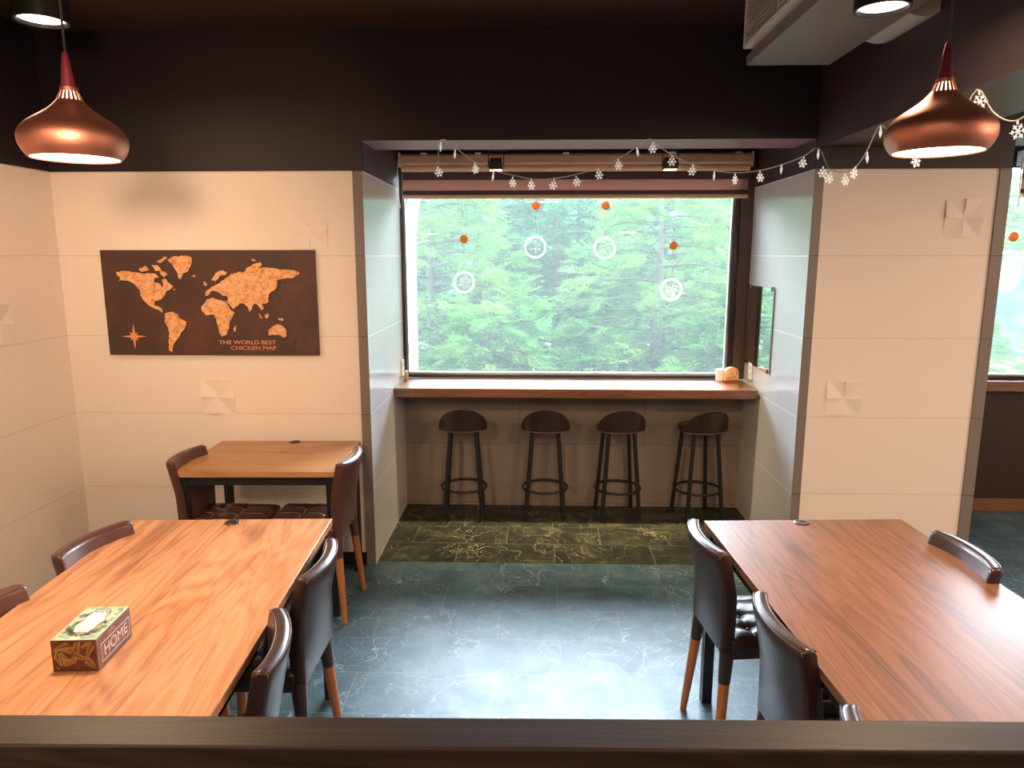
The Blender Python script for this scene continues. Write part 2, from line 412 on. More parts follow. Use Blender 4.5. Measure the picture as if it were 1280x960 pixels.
struct(MB().box(-2.6, NL, YF - .006, YF + .25, 2.2, ZC).build('trim_2', M['plum']), 'dark plum band above the cream wall with the map', 'wall band')
struct(MB().box(-.960, NL, YF - .010, NB + .02, 0, 2.2).build('wall_niche_left', [M['greytile'], M['strip']]), 'grey tiled left cheek of window niche')
struct(MB().box(NR, 1.487, YF - .010, NB + .02, 0, 2.2).build('wall_niche_right', [M['greytile'], M['strip']]), 'grey tiled right cheek of window niche carrying a mirror')
for nm in ('wall_niche_left', 'wall_niche_right'):
    for p in bpy.data.objects[nm].data.polygons:
        if p.normal.y < -.5: p.material_index = 1
struct(MB().box(-1.0, NL + .001, YF + .02, NB + .2, 2.2, ZC).build('trim_3', M['plum_lit']), 'plum painted side above left grey niche cheek', 'wall band')
pierR = struct(MB().box(1.487, 2.373, YF, YF + .25, 0, 2.2).build('wall_back_right', M['panel']), 'cream tiled pier behind the right dining table')
struct(MB().box(2.373, 2.433, YF - .010, YF + .26, 0, 2.2).build('trim_4', M['strip']), 'taupe tile strip on right edge of right cream pier', 'tile strip')
struct(MB().box(NR, 2.433, YF - .006, YF + .25, 2.2, ZC).build('trim_5', M['plum']), 'dark plum band above right cream pier', 'wall band')
struct(MB().box(NL, NR, YF - .006, 4.18, 2.35, ZC).build('trim_6', [M['plum'], M['soffit']]), 'dark plum bulkhead with mauve underside above window niche', 'bulkhead')
for p in bpy.data.objects['trim_6'].data.polygons:
    if p.normal.z < -.5: p.material_index = 1
struct(MB().box(NL, NR, 4.18, NB + .1, 2.72, ZC).build('trim_7', M['black']), 'black recess ceiling above the window blind', 'recess')
struct(MB().box(NR - .001, NR + .06, YF, NB + .2, 2.2, ZC).build('trim_8', M['plum_lit']), 'plum painted side above right grey niche cheek', 'wall band')
struct(MB().box(1.440, 1.87, -3.0, YF - .004, 2.305, ZC).build('ceiling_beam', M['plum_lit']), 'plum boxed ceiling beam running toward the camera at right', 'beam')
struct(MB().box(NL - .01, NR + .01, NB, NB + .16, 0, .875).build('wall_niche_back', M['nichewall']), 'brown grey tiled wall under the bar counter')
struct(MB().box(NL - .1, NR + .1, NB + .03, NB + .16, 2.33, ZC).build('wall_niche_head', M['black']), 'black wall strip above the main window')
struct(MB().box(1.358, NR, NB - .01, NB + .14, .93, 2.4).build('trim_9', M['post']), 'brown post right of the main window', 'post')
# second niche at right
struct(MB().box(2.2, 6.1, NB, NB + .16, 0, .86).build('wall_niche_right_back', M['darkwall']), 'dark brown wall under the right window')
struct(MB().box(2.2, 6.1, NB + .0, NB + .16, 2.36, ZC).build('wall_niche_right_head', M['black']), 'dark wall above right window')
struct(MB().box(2.2, 6.1, NB - .06, NB + .05, .86, .93).build('trim_10', M['bar'], bevel=.004), 'reddish wood sill under the right window', 'sill')
struct(MB().box(2.2, 6.1, NB - .018, NB, 0, .09).build('baseboard_right', M['baseboard'], bevel=.003), 'wood baseboard under the right window', 'baseboard')
struct(MB().box(2.433, 6.1, YF, 4.2, 2.36, ZC).build('trim_11', M['plum']), 'dark plum bulkhead above right window niche', 'bulkhead')
struct(MB().box(2.2, 2.433, YF + .26, NB + .1, 0, ZC).build('wall_niche_right_cheek', M['greytile']), 'grey tiled cheek of right window niche')
struct(MB().box(4.9, 6.2, YF, NB + .2, 0, ZC).build('wall_back_far_right', M['panel']), 'cream wall beyond the right window')
struct(MB().box(6.0, 6.2, -3.1, YF + .3, 0, ZC).build('wall_right', M['panel']), 'cream side wall at far right')
struct(MB().box(-2.75, 6.2, -3.2, -3.0, 0, ZC).build('wall_front', M['panel']), 'cream wall behind the photographer')
struct(MB().box(-2.58, -.960, YF - .012, YF, 0, .075).build('baseboard_left', M['black'], bevel=.003), 'black baseboard under the cream wall with the map', 'baseboard')

# pinwheel relief tiles moulded into the cream walls
def relief(parent, cx, cz, s, place):
    b = MB(); n = 24
    for qx, qz, rot in ((0, 0, 0), (1, 0, 1), (1, 1, 2), (0, 1, 3)):
        vs = []; h = s / 2
        for j in range(n + 1):
            for i in range(n + 1):
                a, c = i / n, j / n
                aa, cc = a, c
                for _ in range(rot): aa, cc = cc, 1 - aa
                # crease along a curved diagonal; one side lifts toward the tile's rim
                d = aa - cc ** 1.35
                k = max(0., d) * .015 + max(0., -d) * .006 * cc
                k *= min(1., 10 * min(1., cc + .1))
                vs.append(place(cx + (qx - 1 + a) * h, cz + (qz - 1 + c) * h, k + .0008))
        fs = [(j * (n + 1) + i, j * (n + 1) + i + 1, (j + 1) * (n + 1) + i + 1, (j + 1) * (n + 1) + i) for j in range(n) for i in range(n)]
        # rims close the tile down to the wall
        base = len(vs); rim = [i for i in range(n + 1)] + [j * (n + 1) + n for j in range(1, n + 1)] + [n * (n + 1) + i for i in range(n - 1, -1, -1)] + [j * (n + 1) for j in range(n - 1, 0, -1)]
        for i in rim:
            u, v = i % (n + 1) / n, i // (n + 1) / n
            vs.append(place(cx + (qx - 1 + u) * h, cz + (qz - 1 + v) * h, -.002))
        L = len(rim)
        fs += [(rim[i], rim[(i + 1) % L], base + (i + 1) % L, base + i) for i in range(L)]
        b.add(vs, fs)
    o = b.build('relief_tile', M['relief'], parent, smooth=True, auto=35)
    return o
M['relief'] = mat('cream_relief_tile', (.82, .715, .635), .42)
fr_ = lambda u, v, k: (u, YF - k, v)
for par, px, py in ((pierL, 387, 288), (pierL, 273, 496), (pierR, 1204, 272), (pierR, 1054, 498)):
    p = on_y(px, py, YF); relief(par, p.x, p.z, .19, fr_)
p = on_x(-2, 406, -2.585); relief(wl_, p.y, p.z, .19, lambda u, v, k: (-2.585 + k, u, v))

# ------------------------------------------------------------------ windows
def window(name, x0, x1, z0, z1, y, label, par_label):
    t = empty(name, ((x0 + x1) / 2, y, z0), 0, label, 'window', kind='structure'); w = (x1 - x0) / 2; h = z1 - z0; f = .035
    b = MB(); b.box(-w, -w + f, 0, .07, 0, h).box(w - f, w, 0, .07, 0, h).box(-w + f, w - f, 0, .07, 0, .022).box(-w + f, w - f, 0, .07, h - f, h)
    b.build('window_frame', M['frame'], t, bevel=.003)
    b = MB(); g = .012
    b.box(-w + f, -w + f + g, .02, .06, .022, h - f).box(w - f - g, w - f, .02, .06, .022, h - f).box(-w + f + g, w - f - g, .02, .06, .022, .022 + g)
    b.build('glazing_bead', M['beadgrey'], t)
    MB().box(-w + f, w - f, .044, .046, .022, h - f).build('pane', M['glass'], t)
    return t
window('window_1', -.925, 1.36, .925, 2.34, 4.885, 'large main window above the bar counter looking onto trees', '')
window('window_2', 2.45, 4.9, .93, 2.36, 4.885, 'window at the right edge looking onto a play area', '')

# bar counter
t = empty('bar_counter', (.263, 4.49, .86), 0, 'long stained wood bar counter under the main window', 'counter')
MB().box(-1.168, 1.160, 0, .43, 0, .06).build('worktop', M['bar'], t, bevel=.004)

# ------------------------------------------------------------------ blinds
def blind(x0, x1, label):
    t = empty('roller_blind', ((x0 + x1) / 2, 4.80, 2.13), 0, label, 'blind', 'striped roller blinds'); w = (x1 - x0) / 2
    b = MB(); pr = [(-.012, .27), (-.012, .225), (-.004, .212), (.05, .212), (.065, .23), (.065, .275), (.0, .283)]
    b.prism(pr, lambda u, v, d: (d, u, v), -w, w); b.build('headrail', M['blindbar2'], t, bevel=.004)
    b = MB(); b.lathe([(.0005, -w + .01), (.022, -w + .01), (.022, w - .01), (.0005, w - .01)], 20, (0, .022, .192), axis='X'); b.build('fabric_roll', M['blindbar'], t, smooth=True, auto=40)
    MB().box(-w + .015, w - .015, .018, .022, .02, .19).build('fabric', M['blind'], t)
    b = MB(); b.box(-w + .012, w - .012, .008, .034, 0, .022); b.build('bottom_rail', M['blindbar'], t, bevel=.006, seg=3)
    for sx in (-1, 1):
        MB().box(sx * w - .006, sx * w + .006, -.01, .06, .20, .29).build('bracket', M['white'], t, bevel=.002)
    for fx in (-.86, -.55, -.05, .55, .92):
        MB().box(fx * w - .02, fx * w + .02, -.016, .03, .276, .288).build('clip', M['white'], t, bevel=.002)
    b = MB(); b.tube([(-w - .012, .0, .24), (-w - .016, -.01, .12), (-w - .006, -.01, -.02), (-w - .002, .0, -.06)], .0035, 6)
    b.build('pull_cord', M['white'], t, smooth=True)
    return t
M['blindbar2'] = mat('brown_headrail', (.62, .40, .30), .4)
blind(-.885, 1.395, 'brown striped roller blind drawn up above the main window')
blind(3.10, 4.8, 'brown striped roller blind at upper right window')

# ------------------------------------------------------------------ floodlights hanging in front of the blind
def flood(px, py, label):
    p = on_y(px, py, 4.45)
    t = empty('floodlight', (p.x, 4.45, 2.27), 0, label, 'spotlight', 'black floodlights in the niche')
    b = MB(); b.prism([(-.042, 0), (.042, 0), (.036, .055), (-.036, .055)], lambda u, v, d: (u, d, v), -.035, .045); b.build('lamp_body', M['blackmetal'], t, bevel=.004)
    b = MB()
    for i in range(5): b.box(-.034, .034, -.025 + i * .014, -.021 + i * .014, .055, .068)
    b.build('heat_sink', M['blackmetal'], t)
    MB().box(-.036, .036, -.029, .039, -.003, .001).build('lens', M['floodlens'], t)
    b = MB(); b.tube([(-.046, .005, .02), (-.046, .005, .115), (.046, .005, .115), (.046, .005, .02)], .004, 8); b.build('yoke', M['blackmetal'], t, smooth=True)
    b = MB(); b.box(-.012, .07, -.006, .012, .112, .124); b.tube([(.07, .005, .118), (.08, .005, .2), (.07, .005, .45)], .004, 6); b.build('cable', M['cord'], t)
    area('floodlight_light', (p.x, 4.42, 2.262), (R(7), 0, 0), .06, 8, (1, .84, .50), spread=62).parent = None
    return t
M['floodlens'] = mat('floodlight_lens', (.9, .85, .7), .3, emit=(1, .85, .6), estr=2.)
flood(620, 203, 'left black floodlight in front of the blind')
flood(838, 203, 'right black floodlight in front of the blind')

# ------------------------------------------------------------------ tables
def table(name, cx, cy, rz, w, l, mtop, label, grom):
    t = empty(name, (cx, cy, 0), rz, label, 'table', 'wood topped tables with black frames'); hw, hl = w / 2, l / 2
    MB().box(-hw, hw, -hl, hl, .722, .75).build('tabletop', mtop, t, bevel=.0025)
    b = MB(); q = .04; i = .022
    b.box(-hw + i, hw - i, -hl + i, -hl + i + .025, .677, .7215).box(-hw + i, hw - i, hl - i - .025, hl - i, .677, .7215)
    b.box(-hw + i, -hw + i + .025, -hl + i + .025, hl - i - .025, .677, .7215).box(hw - i - .025, hw - i, -hl + i + .025, hl - i - .025, .677, .7215)
    b.build('apron_frame', M['blackmetal'], t)
    i = .012
    for sx in (-1, 1):
        for sy in (-1, 1):
            x0 = sx * (hw - i); y0 = sy * (hl - i)
            MB().box(min(x0, x0 - sx * q), max(x0, x0 - sx * q), min(y0, y0 - sy * q), max(y0, y0 - sy * q), 0, .7215).build('leg', M['blackmetal'], t, bevel=.002)
    gx, gy = grom
    g = MB().lathe([(.0001, .751), (.010, .751), (.011, .7545), (.022, .7550), (.028, .7535), (.030, .7502)], 28, (gx, gy, 0)).build('cable_grommet', M['grom'], t, smooth=True)
    b = MB().box(gx - .018, gx + .018, gy - .004, gy + .004, .7535, .7565); b.build('grommet_flap', M['blackmetal'], g)
    return t
RT = R(3.1)
table('dining_table', -1.124, 1.803, R(3.2), .768, 1.6, M['table'], 'long oak table at left with a patterned tissue box on it', (.01, .765))
table('dining_table', 1.091, 1.868, RT, .773, 1.6, M['table2'], 'long reddish wood table at right with an empty top', (-.02, .765))
table('side_dining_table', -1.335, 3.503, R(1.8), .770, .58, M['table3'], 'small square wood table against the cream wall below the map', (.03, .262))

# ------------------------------------------------------------------ chairs
def back_shell(hw=.164):
    b = MB(); NU = 18
    prof = []
    zt, zb = .80, .435
    th = .046
    outer = [(-.178 - .066 * ((z - zb) / (zt - zb)) ** 1.2, z) for z in [zb + (zt - .018 - zb) * i / 10 for i in range(11)]]
    inner = [(x_ + th, z) for x_, z in reversed(outer)]
    ox, oz = outer[-1]
    arc = [(ox + .5 * th * (1 - math.cos(a)), oz + .018 * math.sin(a)) for a in [math.pi * i / 7 for i in range(1, 7)]]
    prof = outer + arc + inner
    n = len(prof); vs = []
    cxm = [sum(p[0] for p in prof) / n, sum(p[1] for p in prof) / n]
    us = [-1, -.985, -.94] + [-.88 + 1.76 * i / (NU - 6) for i in range(NU - 5)] + [.94, .985, 1]
    for u in us:
        e_ = {1: .62, .985: .86, .94: 1}.get(abs(u), 1)
        for x_, z in prof:
            mid = -.178 - .066 * max(0, (z - zb) / (zt - zb)) ** 1.2 + th / 2
            xx = mid + (x_ - mid) * e_ + .034 * abs(u) ** 2.2 * min(1, max(0, (z - zb) / .2))
            zz = z - (1 - e_) * .02 * (1 if z > .7 else 0)
            wz = .93 + .07 * (z - zb) / (zt - zb)
            vs.append((xx, u * hw * wz, zz))
    fs = []
    k = len(us)
    for i in range(k - 1):
        for j in range(n): fs.append((i * n + j, i * n + (j + 1) % n, (i + 1) * n + (j + 1) % n, (i + 1) * n + j))
    fs += [tuple(range(n)), tuple((k - 1) * n + j for j in reversed(range(n)))]
    b.add(vs, fs); return b
BUT = [(-.06, -.085), (-.06, .085), (.06, 0), (-.06, 0), (.06, -.085), (.06, .085)]
def seat_z(x_, y_):
    z = .497
    for bx, by in BUT: z -= .013 * math.exp(-((x_ - bx) ** 2 + (y_ - by) ** 2) / .0005)
    z -= .005 * math.exp(-(x_ + .06) ** 2 / .00006) + .005 * math.exp(-(x_ - .06) ** 2 / .00006)
    for yy in (-.085, 0, .085): z -= .005 * math.exp(-(y_ - yy) ** 2 / .00006)
    return z
def seat_cushion(hw=.17):
    b = MB(); n = 36; x0, x1 = -.145, .205
    but = BUT
    vs = []; fs = []
    for j in range(n + 1):
        for i in range(n + 1):
            u = 2 * i / n - 1; v = 2 * j / n - 1
            x_ = (x0 + x1) / 2 + (x1 - x0) / 2 * u; y_ = hw * v * (1 - .06 * max(0, u))
            z = seat_z(x_, y_) - .020 * max(abs(u), abs(v)) ** 8
            vs.append((x_, y_, z))
    fs = [(j * (n + 1) + i, j * (n + 1) + i + 1, (j + 1) * (n + 1) + i + 1, (j + 1) * (n + 1) + i) for j in range(n) for i in range(n)]
    rim = [i for i in range(n + 1)] + [j * (n + 1) + n for j in range(1, n + 1)] + [n * (n + 1) + i for i in range(n - 1, -1, -1)] + [j * (n + 1) for j in range(n - 1, 0, -1)]
    L = len(rim); b1 = len(vs)
    vs += [(vs[i][0] * 1.005, vs[i][1] * 1.01, .46) for i in rim]; b2 = len(vs)
    vs += [(vs[i][0] * .96, vs[i][1] * .96, .418) for i in rim]
    fs += [(rim[i], rim[(i + 1) % L], b1 + (i + 1) % L, b1 + i) for i in range(L)] + [(b1 + i, b1 + (i + 1) % L, b2 + (i + 1) % L, b2 + i) for i in range(L)]
    fs.append(tuple(b2 + i for i in range(L)))
    b.add(vs, fs); return b, but
def make_chair(lm, name='dining_chair'):
    t = empty(name)
    s, but = seat_cushion(); so = s.build('seat', lm, t, smooth=True, auto=60)
    for bx, by in but: MB().ball((bx, by, .4825), .008, (1, 1, .55), 10).build('button', M['piping'], so, smooth=True)
    sm = MB()
    for xx in (-.06, .06): sm.tube([(xx, y_, seat_z(xx, y_) + .0006) for y_ in [-.15 + .30 * i / 40 for i in range(41)]], .0014, 5)
    for yy in (-.085, 0, .085): sm.tube([(x_, yy, seat_z(x_, yy) + .0006) for x_ in [-.12 + .30 * i / 40 for i in range(41)]], .0014, 5)
    sm.build('seam', M['seam'], so, smooth=True)
    bo = back_shell().build('backrest', lm, t, smooth=True, auto=50)
    pb = MB()
    for off in (.004, .042):
        pts = []
        for i in range(15):
            u = -.97 + 1.94 * i / 14
            pts.append((-.241 + off + .034 * abs(u) ** 2.2, u * .164, .793))
        pb.tube(pts, .0022, 6)
    for sy in (-1, 1):
        pts = [(-.178 - .066 * ((z - .435) / .365) ** 1.2 + .006 + .034 * .93 * min(1, (z - .435) / .2), sy * .1605 * (.93 + .07 * (z - .435) / .365), z) for z in [.45 + .34 * i / 10 for i in range(11)]]
        pb.tube(pts, .0020, 6)
    pb.build('piping', M['piping'], bo, smooth=True)
    for sx, sy in ((-1, -1), (-1, 1), (1, -1), (1, 1)):
        top = Vector((-.150 if sx < 0 else .150, sy * .135, .440)); bot = Vector((-.185 if sx < 0 else .172, sy * (.180 if sx < 0 else .150), 0))
        k = .25; midp = top.lerp(bot, k)
        lg = MB().tube([midp, top.lerp(bot, .6), bot], [.0195, .017, .0125], 14).build('leg', M['legwood'], t, smooth=True, auto=50)
        MB().tube([top, midp.lerp(top, .1), midp.lerp(bot, .02)], [.026, .0215, .0205], 14).build('leg_sleeve', lm, lg, smooth=True, auto=50)
    return t
GC = 'dark leather dining chairs with wooden legs'
chA = make_chair(M['leather']); chB = make_chair(M['leather2'])
spots = [
    (-0.888, 2.156, 180, 'A', 'dark leather chair on the aisle side of the left table, farther one'),
    (-0.857, 1.62, 193, 'A', 'dark leather chair on the aisle side of the left table, nearer the railing'),
    (-1.343, 2.262, -10, 'B', 'leather chair between the left table and the left wall, fully shown backrest top'),
    (-1.352, 1.765, -3, 'B', 'leather chair cut by the left picture edge at the left table'),
    (0.798, 2.4, 6, 'A', 'dark leather chair at the aisle-side far corner of the right table, tufted seat showing'),
    (0.859, 1.814, 4, 'A', 'dark leather chair in the middle of the right table aisle side'),
    (0.888, 1.283, 4, 'A', 'dark leather chair at the right table peeking just above the railing'),
    (1.257, 2.285, 182, 'A', 'dark leather chair on the far right side of the right table'),
    (-1.53, 3.352, -1, 'B', 'brown leather chair at left of the small table under the map'),
    (-1.095, 3.362, 179, 'B', 'brown leather chair at right of the small table beside the niche'),
]
used = set()
for x_, y_, a, k, lab in spots:
    src = chA if k == 'A' else chB
    o = src if k not in used else copy_tree(src); used.add(k)
    o.location = (x_, y_, 0); o.rotation_euler = (0, 0, R(a)); tag(o, lab, 'chair', GC)

# ------------------------------------------------------------------ bar stools
def make_stool():
    t = empty('bar_stool')
    # seat: D shape pad
    def dshape(s=1.): return [(.150 * s * math.cos(a), -.02 + .150 * s * math.sin(a)) for a in [2 * math.pi * i / 40 for i in range(40)]]
    b = MB(); n = 40
    rings = [(.0, .632), (.6, .630), (.9, .632), (.98, .628), (1.0, .618), (.985, .605), (.93, .600), (.0, .600)]
    b.lathe([(max(.0005, .152 * r), z) for r, z in rings], n, (0, .0, 0)); b.build('seat', M['vinyl'], t, smooth=True, auto=60)
    # half-moon backrest curving round the rear of the seat
    b = MB(); na = 28; nv = 8; vs = []; fs = []
    for side in (0, 1):
        for i in range(na + 1):
            f = -math.cos(math.pi * i / na); ph = -math.pi / 2 + math.asin(f * .80)
            top = .604 + .152 * math.sqrt(max(0, 1 - f * f))
            for j in range(nv + 1):
                z = .600 + (top - .600) * j / nv
                r = .200 + .022 * (z - .6) / .15 - (.016 if side else 0) * (1 if j < nv else .4)
                vs.append((r * math.cos(ph), .046 + r * math.sin(ph), z))
    A = (na + 1) * (nv + 1)
    for sd in (0, A):
        for i in range(na):
            for j in range(nv):
                q = (sd + i * (nv + 1) + j, sd + (i + 1) * (nv + 1) + j, sd + (i + 1) * (nv + 1) + j + 1, sd + i * (nv + 1) + j + 1)
                fs.append(q if sd == 0 else q[::-1])
    for i in range(na):
        a0, a1 = i * (nv + 1), (i + 1) * (nv + 1)
        fs.append((a0, A + a0, A + a1, a1)); fs.append((a0 + nv, a1 + nv, A + a1 + nv, A + a0 + nv))
    for i in (0, na): fs.append(tuple([i * (nv + 1) + j for j in range(nv + 1)] + [A + i * (nv + 1) + j for j in reversed(range(nv + 1))]))
    b.add(vs, fs); bo = b.build('backrest', M['vinyl'], t, smooth=True, auto=50)
    pts = []
    for i in range(na + 1):
        f = -math.cos(math.pi * i / na); ph = -math.pi / 2 + math.asin(f * .80)
        top = .605 + .152 * math.sqrt(max(0, 1 - f * f)); r = .200 + .022 * (top - .6) / .15 - .004
        pts.append((r * math.cos(ph), .046 + r * math.sin(ph), top))
    MB().tube(pts, .0032, 8).build('piping', M['stoolpipe'], bo, smooth=True)
    b = MB().tube([(.202 * math.cos(a), .046 + .202 * math.sin(a), .603) for a in [-math.pi / 2 + R(-53 + 106 * i / 16) for i in range(17)]], .004, 8); b.build('rear_trim', M['stoolpipe'], t, smooth=True)
    for sx in (-1, 1):
        for sy in (-1, 1):
            MB().tube([(sx * .085, sy * .085, .601), (sx * .128, sy * .122, 0)], .0138, 14).build('leg', M['blackmetal'], t, smooth=True, auto=50)
    r = .153
    MB().tube([(r * math.cos(a), r * math.sin(a), .195) for a in [2 * math.pi * i / 48 for i in range(48)]], .0085, 10, closed=True).build('foot_ring', M['blackmetal'], t, smooth=True)
    return t
M['stoolpipe'] = mat('stool_piping', (.17, .085, .055), .3)
st = make_stool(); GS = 'black bar stools under the counter'
sl = [(-.478, 4.70, 3, 'leftmost black bar stool under the counter'), (.078, 4.70, 0, 'second bar stool from the left under the counter'),
      (.575, 4.70, 6, 'third bar stool from the left under the counter'), (1.118, 4.695, 14, 'rightmost bar stool under the counter, turned slightly')]
for i, (x_, y_, a, lab) in enumerate(sl):
    o = st if i == 0 else copy_tree(st); o.location = (x_, y_, 0); o.rotation_euler = (0, 0, R(a)); o.scale = (1, 1, 1.022); tag(o, lab, 'bar stool', GS)

# ------------------------------------------------------------------ pendants
def pendant(cx, cy, zb, Wd, label):
    t = empty('pendant_lamp', (cx, cy, zb), 0, label, 'pendant lamp', 'copper pendant lamps')
    pr = [(q.x, q.y) for q in smooth_curve([Vector(v) for v in ((.420, 0, 0), (.462, .05, 0), (.490, .105, 0), (.500, .160, 0), (.493, .21, 0), (.462, .262, 0), (.405, .312, 0), (.335, .358, 0), (.262, .402, 0), (.195, .448, 0), (.150, .488, 0), (.122, .518, 0))], 3)]
    pr = [(r, z * 1.10) for r, z in pr]
    outer = [(r * Wd, z * Wd) for r, z in pr]; inner = [((r - .012) * Wd, z * Wd) for r, z in reversed(pr)]
    sh = MB().lathe(outer + inner + [outer[0]], 72).build('shade', M['copper'], t, smooth=True, auto=70)
    # slotted neck: slim copper slats with glowing gaps
    b = MB(); ns = 18
    for k in range(ns):
        a = 2 * math.pi * k / ns; da = 2 * math.pi / ns * .30
        vs = []
        for r, z in ((.122, .568), (.082, .66)):
            for dr in (0, -.010):
                for aa in (a - da, a + da): vs.append(((r + dr) * Wd * math.cos(aa), (r + dr) * Wd * math.sin(aa), z * Wd))
        b.add(vs, [(0, 1, 5, 4), (2, 6, 7, 3), (0, 4, 6, 2), (1, 3, 7, 5), (0, 2, 3, 1), (4, 5, 7, 6)])
    b.build('slotted_neck', M['copper'], t)
    MB().lathe([(.100 * Wd, .566 * Wd), (.066 * Wd, .658 * Wd)], 32, capb=True, capt=True).build('inner_glow', M['lampinner'], t, smooth=True, auto=60)
    MB().lathe([(.0845 * Wd, .658 * Wd), (.080 * Wd, .693 * Wd), (.070 * Wd, .695 * Wd)], 32, capb=True, capt=True).build('collar', M['copper'], t, smooth=True, auto=40)
    MB().lathe([(.069 * Wd, .693 * Wd), (.046 * Wd, .88 * Wd), (.026 * Wd, 1.018 * Wd), (.012 * Wd, 1.04 * Wd)], 32, capb=True, capt=True).build('stem_cone', M['redcone'], t, smooth=True, auto=50)
    MB().tube([(0, 0, 1.035 * Wd), (0, 0, ZC - zb - .03)], .0028, 8).build('cord', M['cord'], t, smooth=True)
    MB().lathe([(.045, ZC - zb - .03), (.045, ZC - zb)], 24, capb=True, capt=True).build('ceiling_rose', M['redcone'], t, smooth=True, auto=40)
    MB().lathe([(.0005, .012 * Wd), (.408 * Wd, .012 * Wd)], 48).build('diffuser', M['lampglow'], t)
    area('pendant_light', (cx, cy, zb - .004), (0, 0, 0), .2, PEND_W, WARM)
    return t
PEND_W = 18.
pendant(-1.156, 1.83, 2.000, .245, 'copper pendant lamp hanging above the left dining table')
pendant(1.012, 1.90, 2.016, .252, 'copper pendant lamp hanging above the right dining table')

# ------------------------------------------------------------------ ceiling can lights
def can(p, top, r, label, tilt=0.):
    t = empty('can_light', p, 0, label, 'ceiling light', 'black can lights with warm discs')
    h = top - p[2]
    MB().lathe([(r * .86, .012), (r * .9, .0), (r, .0), (r, h), (r * .2, h)], 36, capt=True).build('can_body', M['blackmetal'], t, smooth=True, auto=40)
    MB().lathe([(.0005, .012), (r * .87, .012)], 36).build('lamp_disc', M['candisc'], t)
    area('can_light_light', (p[0], p[1], p[2] - .006), (0, 0, 0), r * 1.5, CAN_W, WARM)
    return t
CAN_W = 5.
pc = on_z(52, 27, 2.6); can((pc.x, pc.y, 2.6), ZC, .09, 'round glowing ceiling light above the left pendant')
can((pc.x - .27, pc.y + .03, 2.6), ZC, .072, 'ceiling light just cut by the upper left picture edge')

# ------------------------------------------------------------------ fan coil unit on the ceiling
t = empty('fan_coil_unit', (1.12, 2.6, 2.60), 0, 'grey ceiling fan coil unit with white louver grille at upper right', 'air conditioner')
MB().box(-.165, .165, -1.2, .80, .004, .30).build('casing', M['steel'], t, bevel=.003)
MB().box(-.180, .185, -1.2, .812, -.004, .004).build('bottom_tray', M['steel'], t, bevel=.002)
MB().box(-.182, -.176, -1.2, .812, .004, .035).build('tray_lip', M['steel'], t)
g = MB().box(-.205, -.165, -1.2, .79, .060, .075).box(-.205, -.165, -1.2, .79, .265, .28).box(-.205, -.165, .775, .79, .075, .265).box(-.205, -.165, .33, .345, .075, .265).box(-.205, -.165, -.3, -.285, .075, .265).build('vent_grille', M['vent'], t)
sl_ = MB()
for k in range(11):
    z = .084 + k * .0165
    sl_.add([(-.204, -1.2, z), (-.204, .78, z), (-.172, .78, z + .012), (-.172, -1.2, z + .012), (-.204, -1.2, z + .003), (-.204, .78, z + .003), (-.172, .78, z + .015), (-.172, -1.2, z + .015)],
            [(0, 1, 2, 3), (7, 6, 5, 4), (0, 4, 5, 1), (2, 6, 7, 3), (1, 5, 6, 2), (0, 3, 7, 4)])
sl_.build('louver_slats', M['vent'], g)
MB().box(-.170, -.166, -1.19, .78, .07, .27).build('grille_backing', M['black'], g)
for y_ in (.35, -.42):
    MB().lathe([(.02, -.17), (.125, -.17), (.125, .17), (.02, .17)], 40, (.262, y_, .128), capb=True, capt=True, axis='Y').build('blower_housing', M['scroll'], t, smooth=True, auto=40)
MB().lathe([(.02, -.14), (.085, -.14), (.095, -.1), (.095, .1), (.085, .14), (.02, .14)], 32, (.275, -.03, .128), capb=True, capt=True, axis='Y').build('blower_motor', M['blackmetal'], t, smooth=True, auto=40)
pr_ = on_z(1103, 12, 2.50)
can((pr_.x, pr_.y, 2.50), 2.595, .082, 'round glowing spotlight below the grey ceiling fan coil unit')

# ------------------------------------------------------------------ mirror on the right cheek
m_tl = on_x(931, 357, NR); m_tr = on_x(968, 358, NR); m_br = on_x(964, 463, NR); m_bl = on_x(925, 452, NR)
y0 = (m_tr.y + m_br.y) / 2; y1 = (m_tl.y + m_bl.y) / 2; z0 = (m_br.z + m_bl.z) / 2; z1 = (m_tl.z + m_tr.z) / 2
y1 = min(y1, 4.84)
t = empty('wall_mirror', (NR, (y0 + y1) / 2, z0), 0, 'frameless wall mirror with small clips on the right niche cheek', 'mirror')
hh = z1 - z0; hy = (y1 - y0) / 2
MB().box(-.009, -.003, -hy, hy, 0, hh).build('mirror_glass', M['mirror'], t, bevel=.001)
MB().box(-.003, 0, -hy + .004, hy - .004, .004, hh - .004).build('backing', M['black'], t)
for cy_ in (-hy + .03, hy - .03):
    for cz_ in (.008, hh - .008):
        MB().box(-.014, 0, cy_ - .013, cy_ + .013, cz_ - .014, cz_ + .014).build('clip', M['clip'], t, bevel=.002)

# ------------------------------------------------------------------ sockets
def socket(x_, y_, z, d, label):
    t = empty('wall_socket', (x_, y_, z), 0, label, 'socket', 'white wall sockets')
    MB().box(min(0, d * .011), max(0, d * .011), -.036, .036, -.055, .055).build('plate', M['wallplate'], t, bevel=.003)
    b = MB()
    for zz in (-.022, .022):
        for yy in (-.009, .009): b.box(min(d * .0105, d * .012), max(d * .0105, d * .012), yy - .0015, yy + .0015, zz - .008, zz + .008)
    b.build('socket_slots', M['slot'], t); return t
socket(NL, 4.80, 1.005, 1, 'white socket on the left niche cheek above the counter')
socket(NR, 4.70, 1.01, -1, 'white socket on the right niche cheek below the mirror')

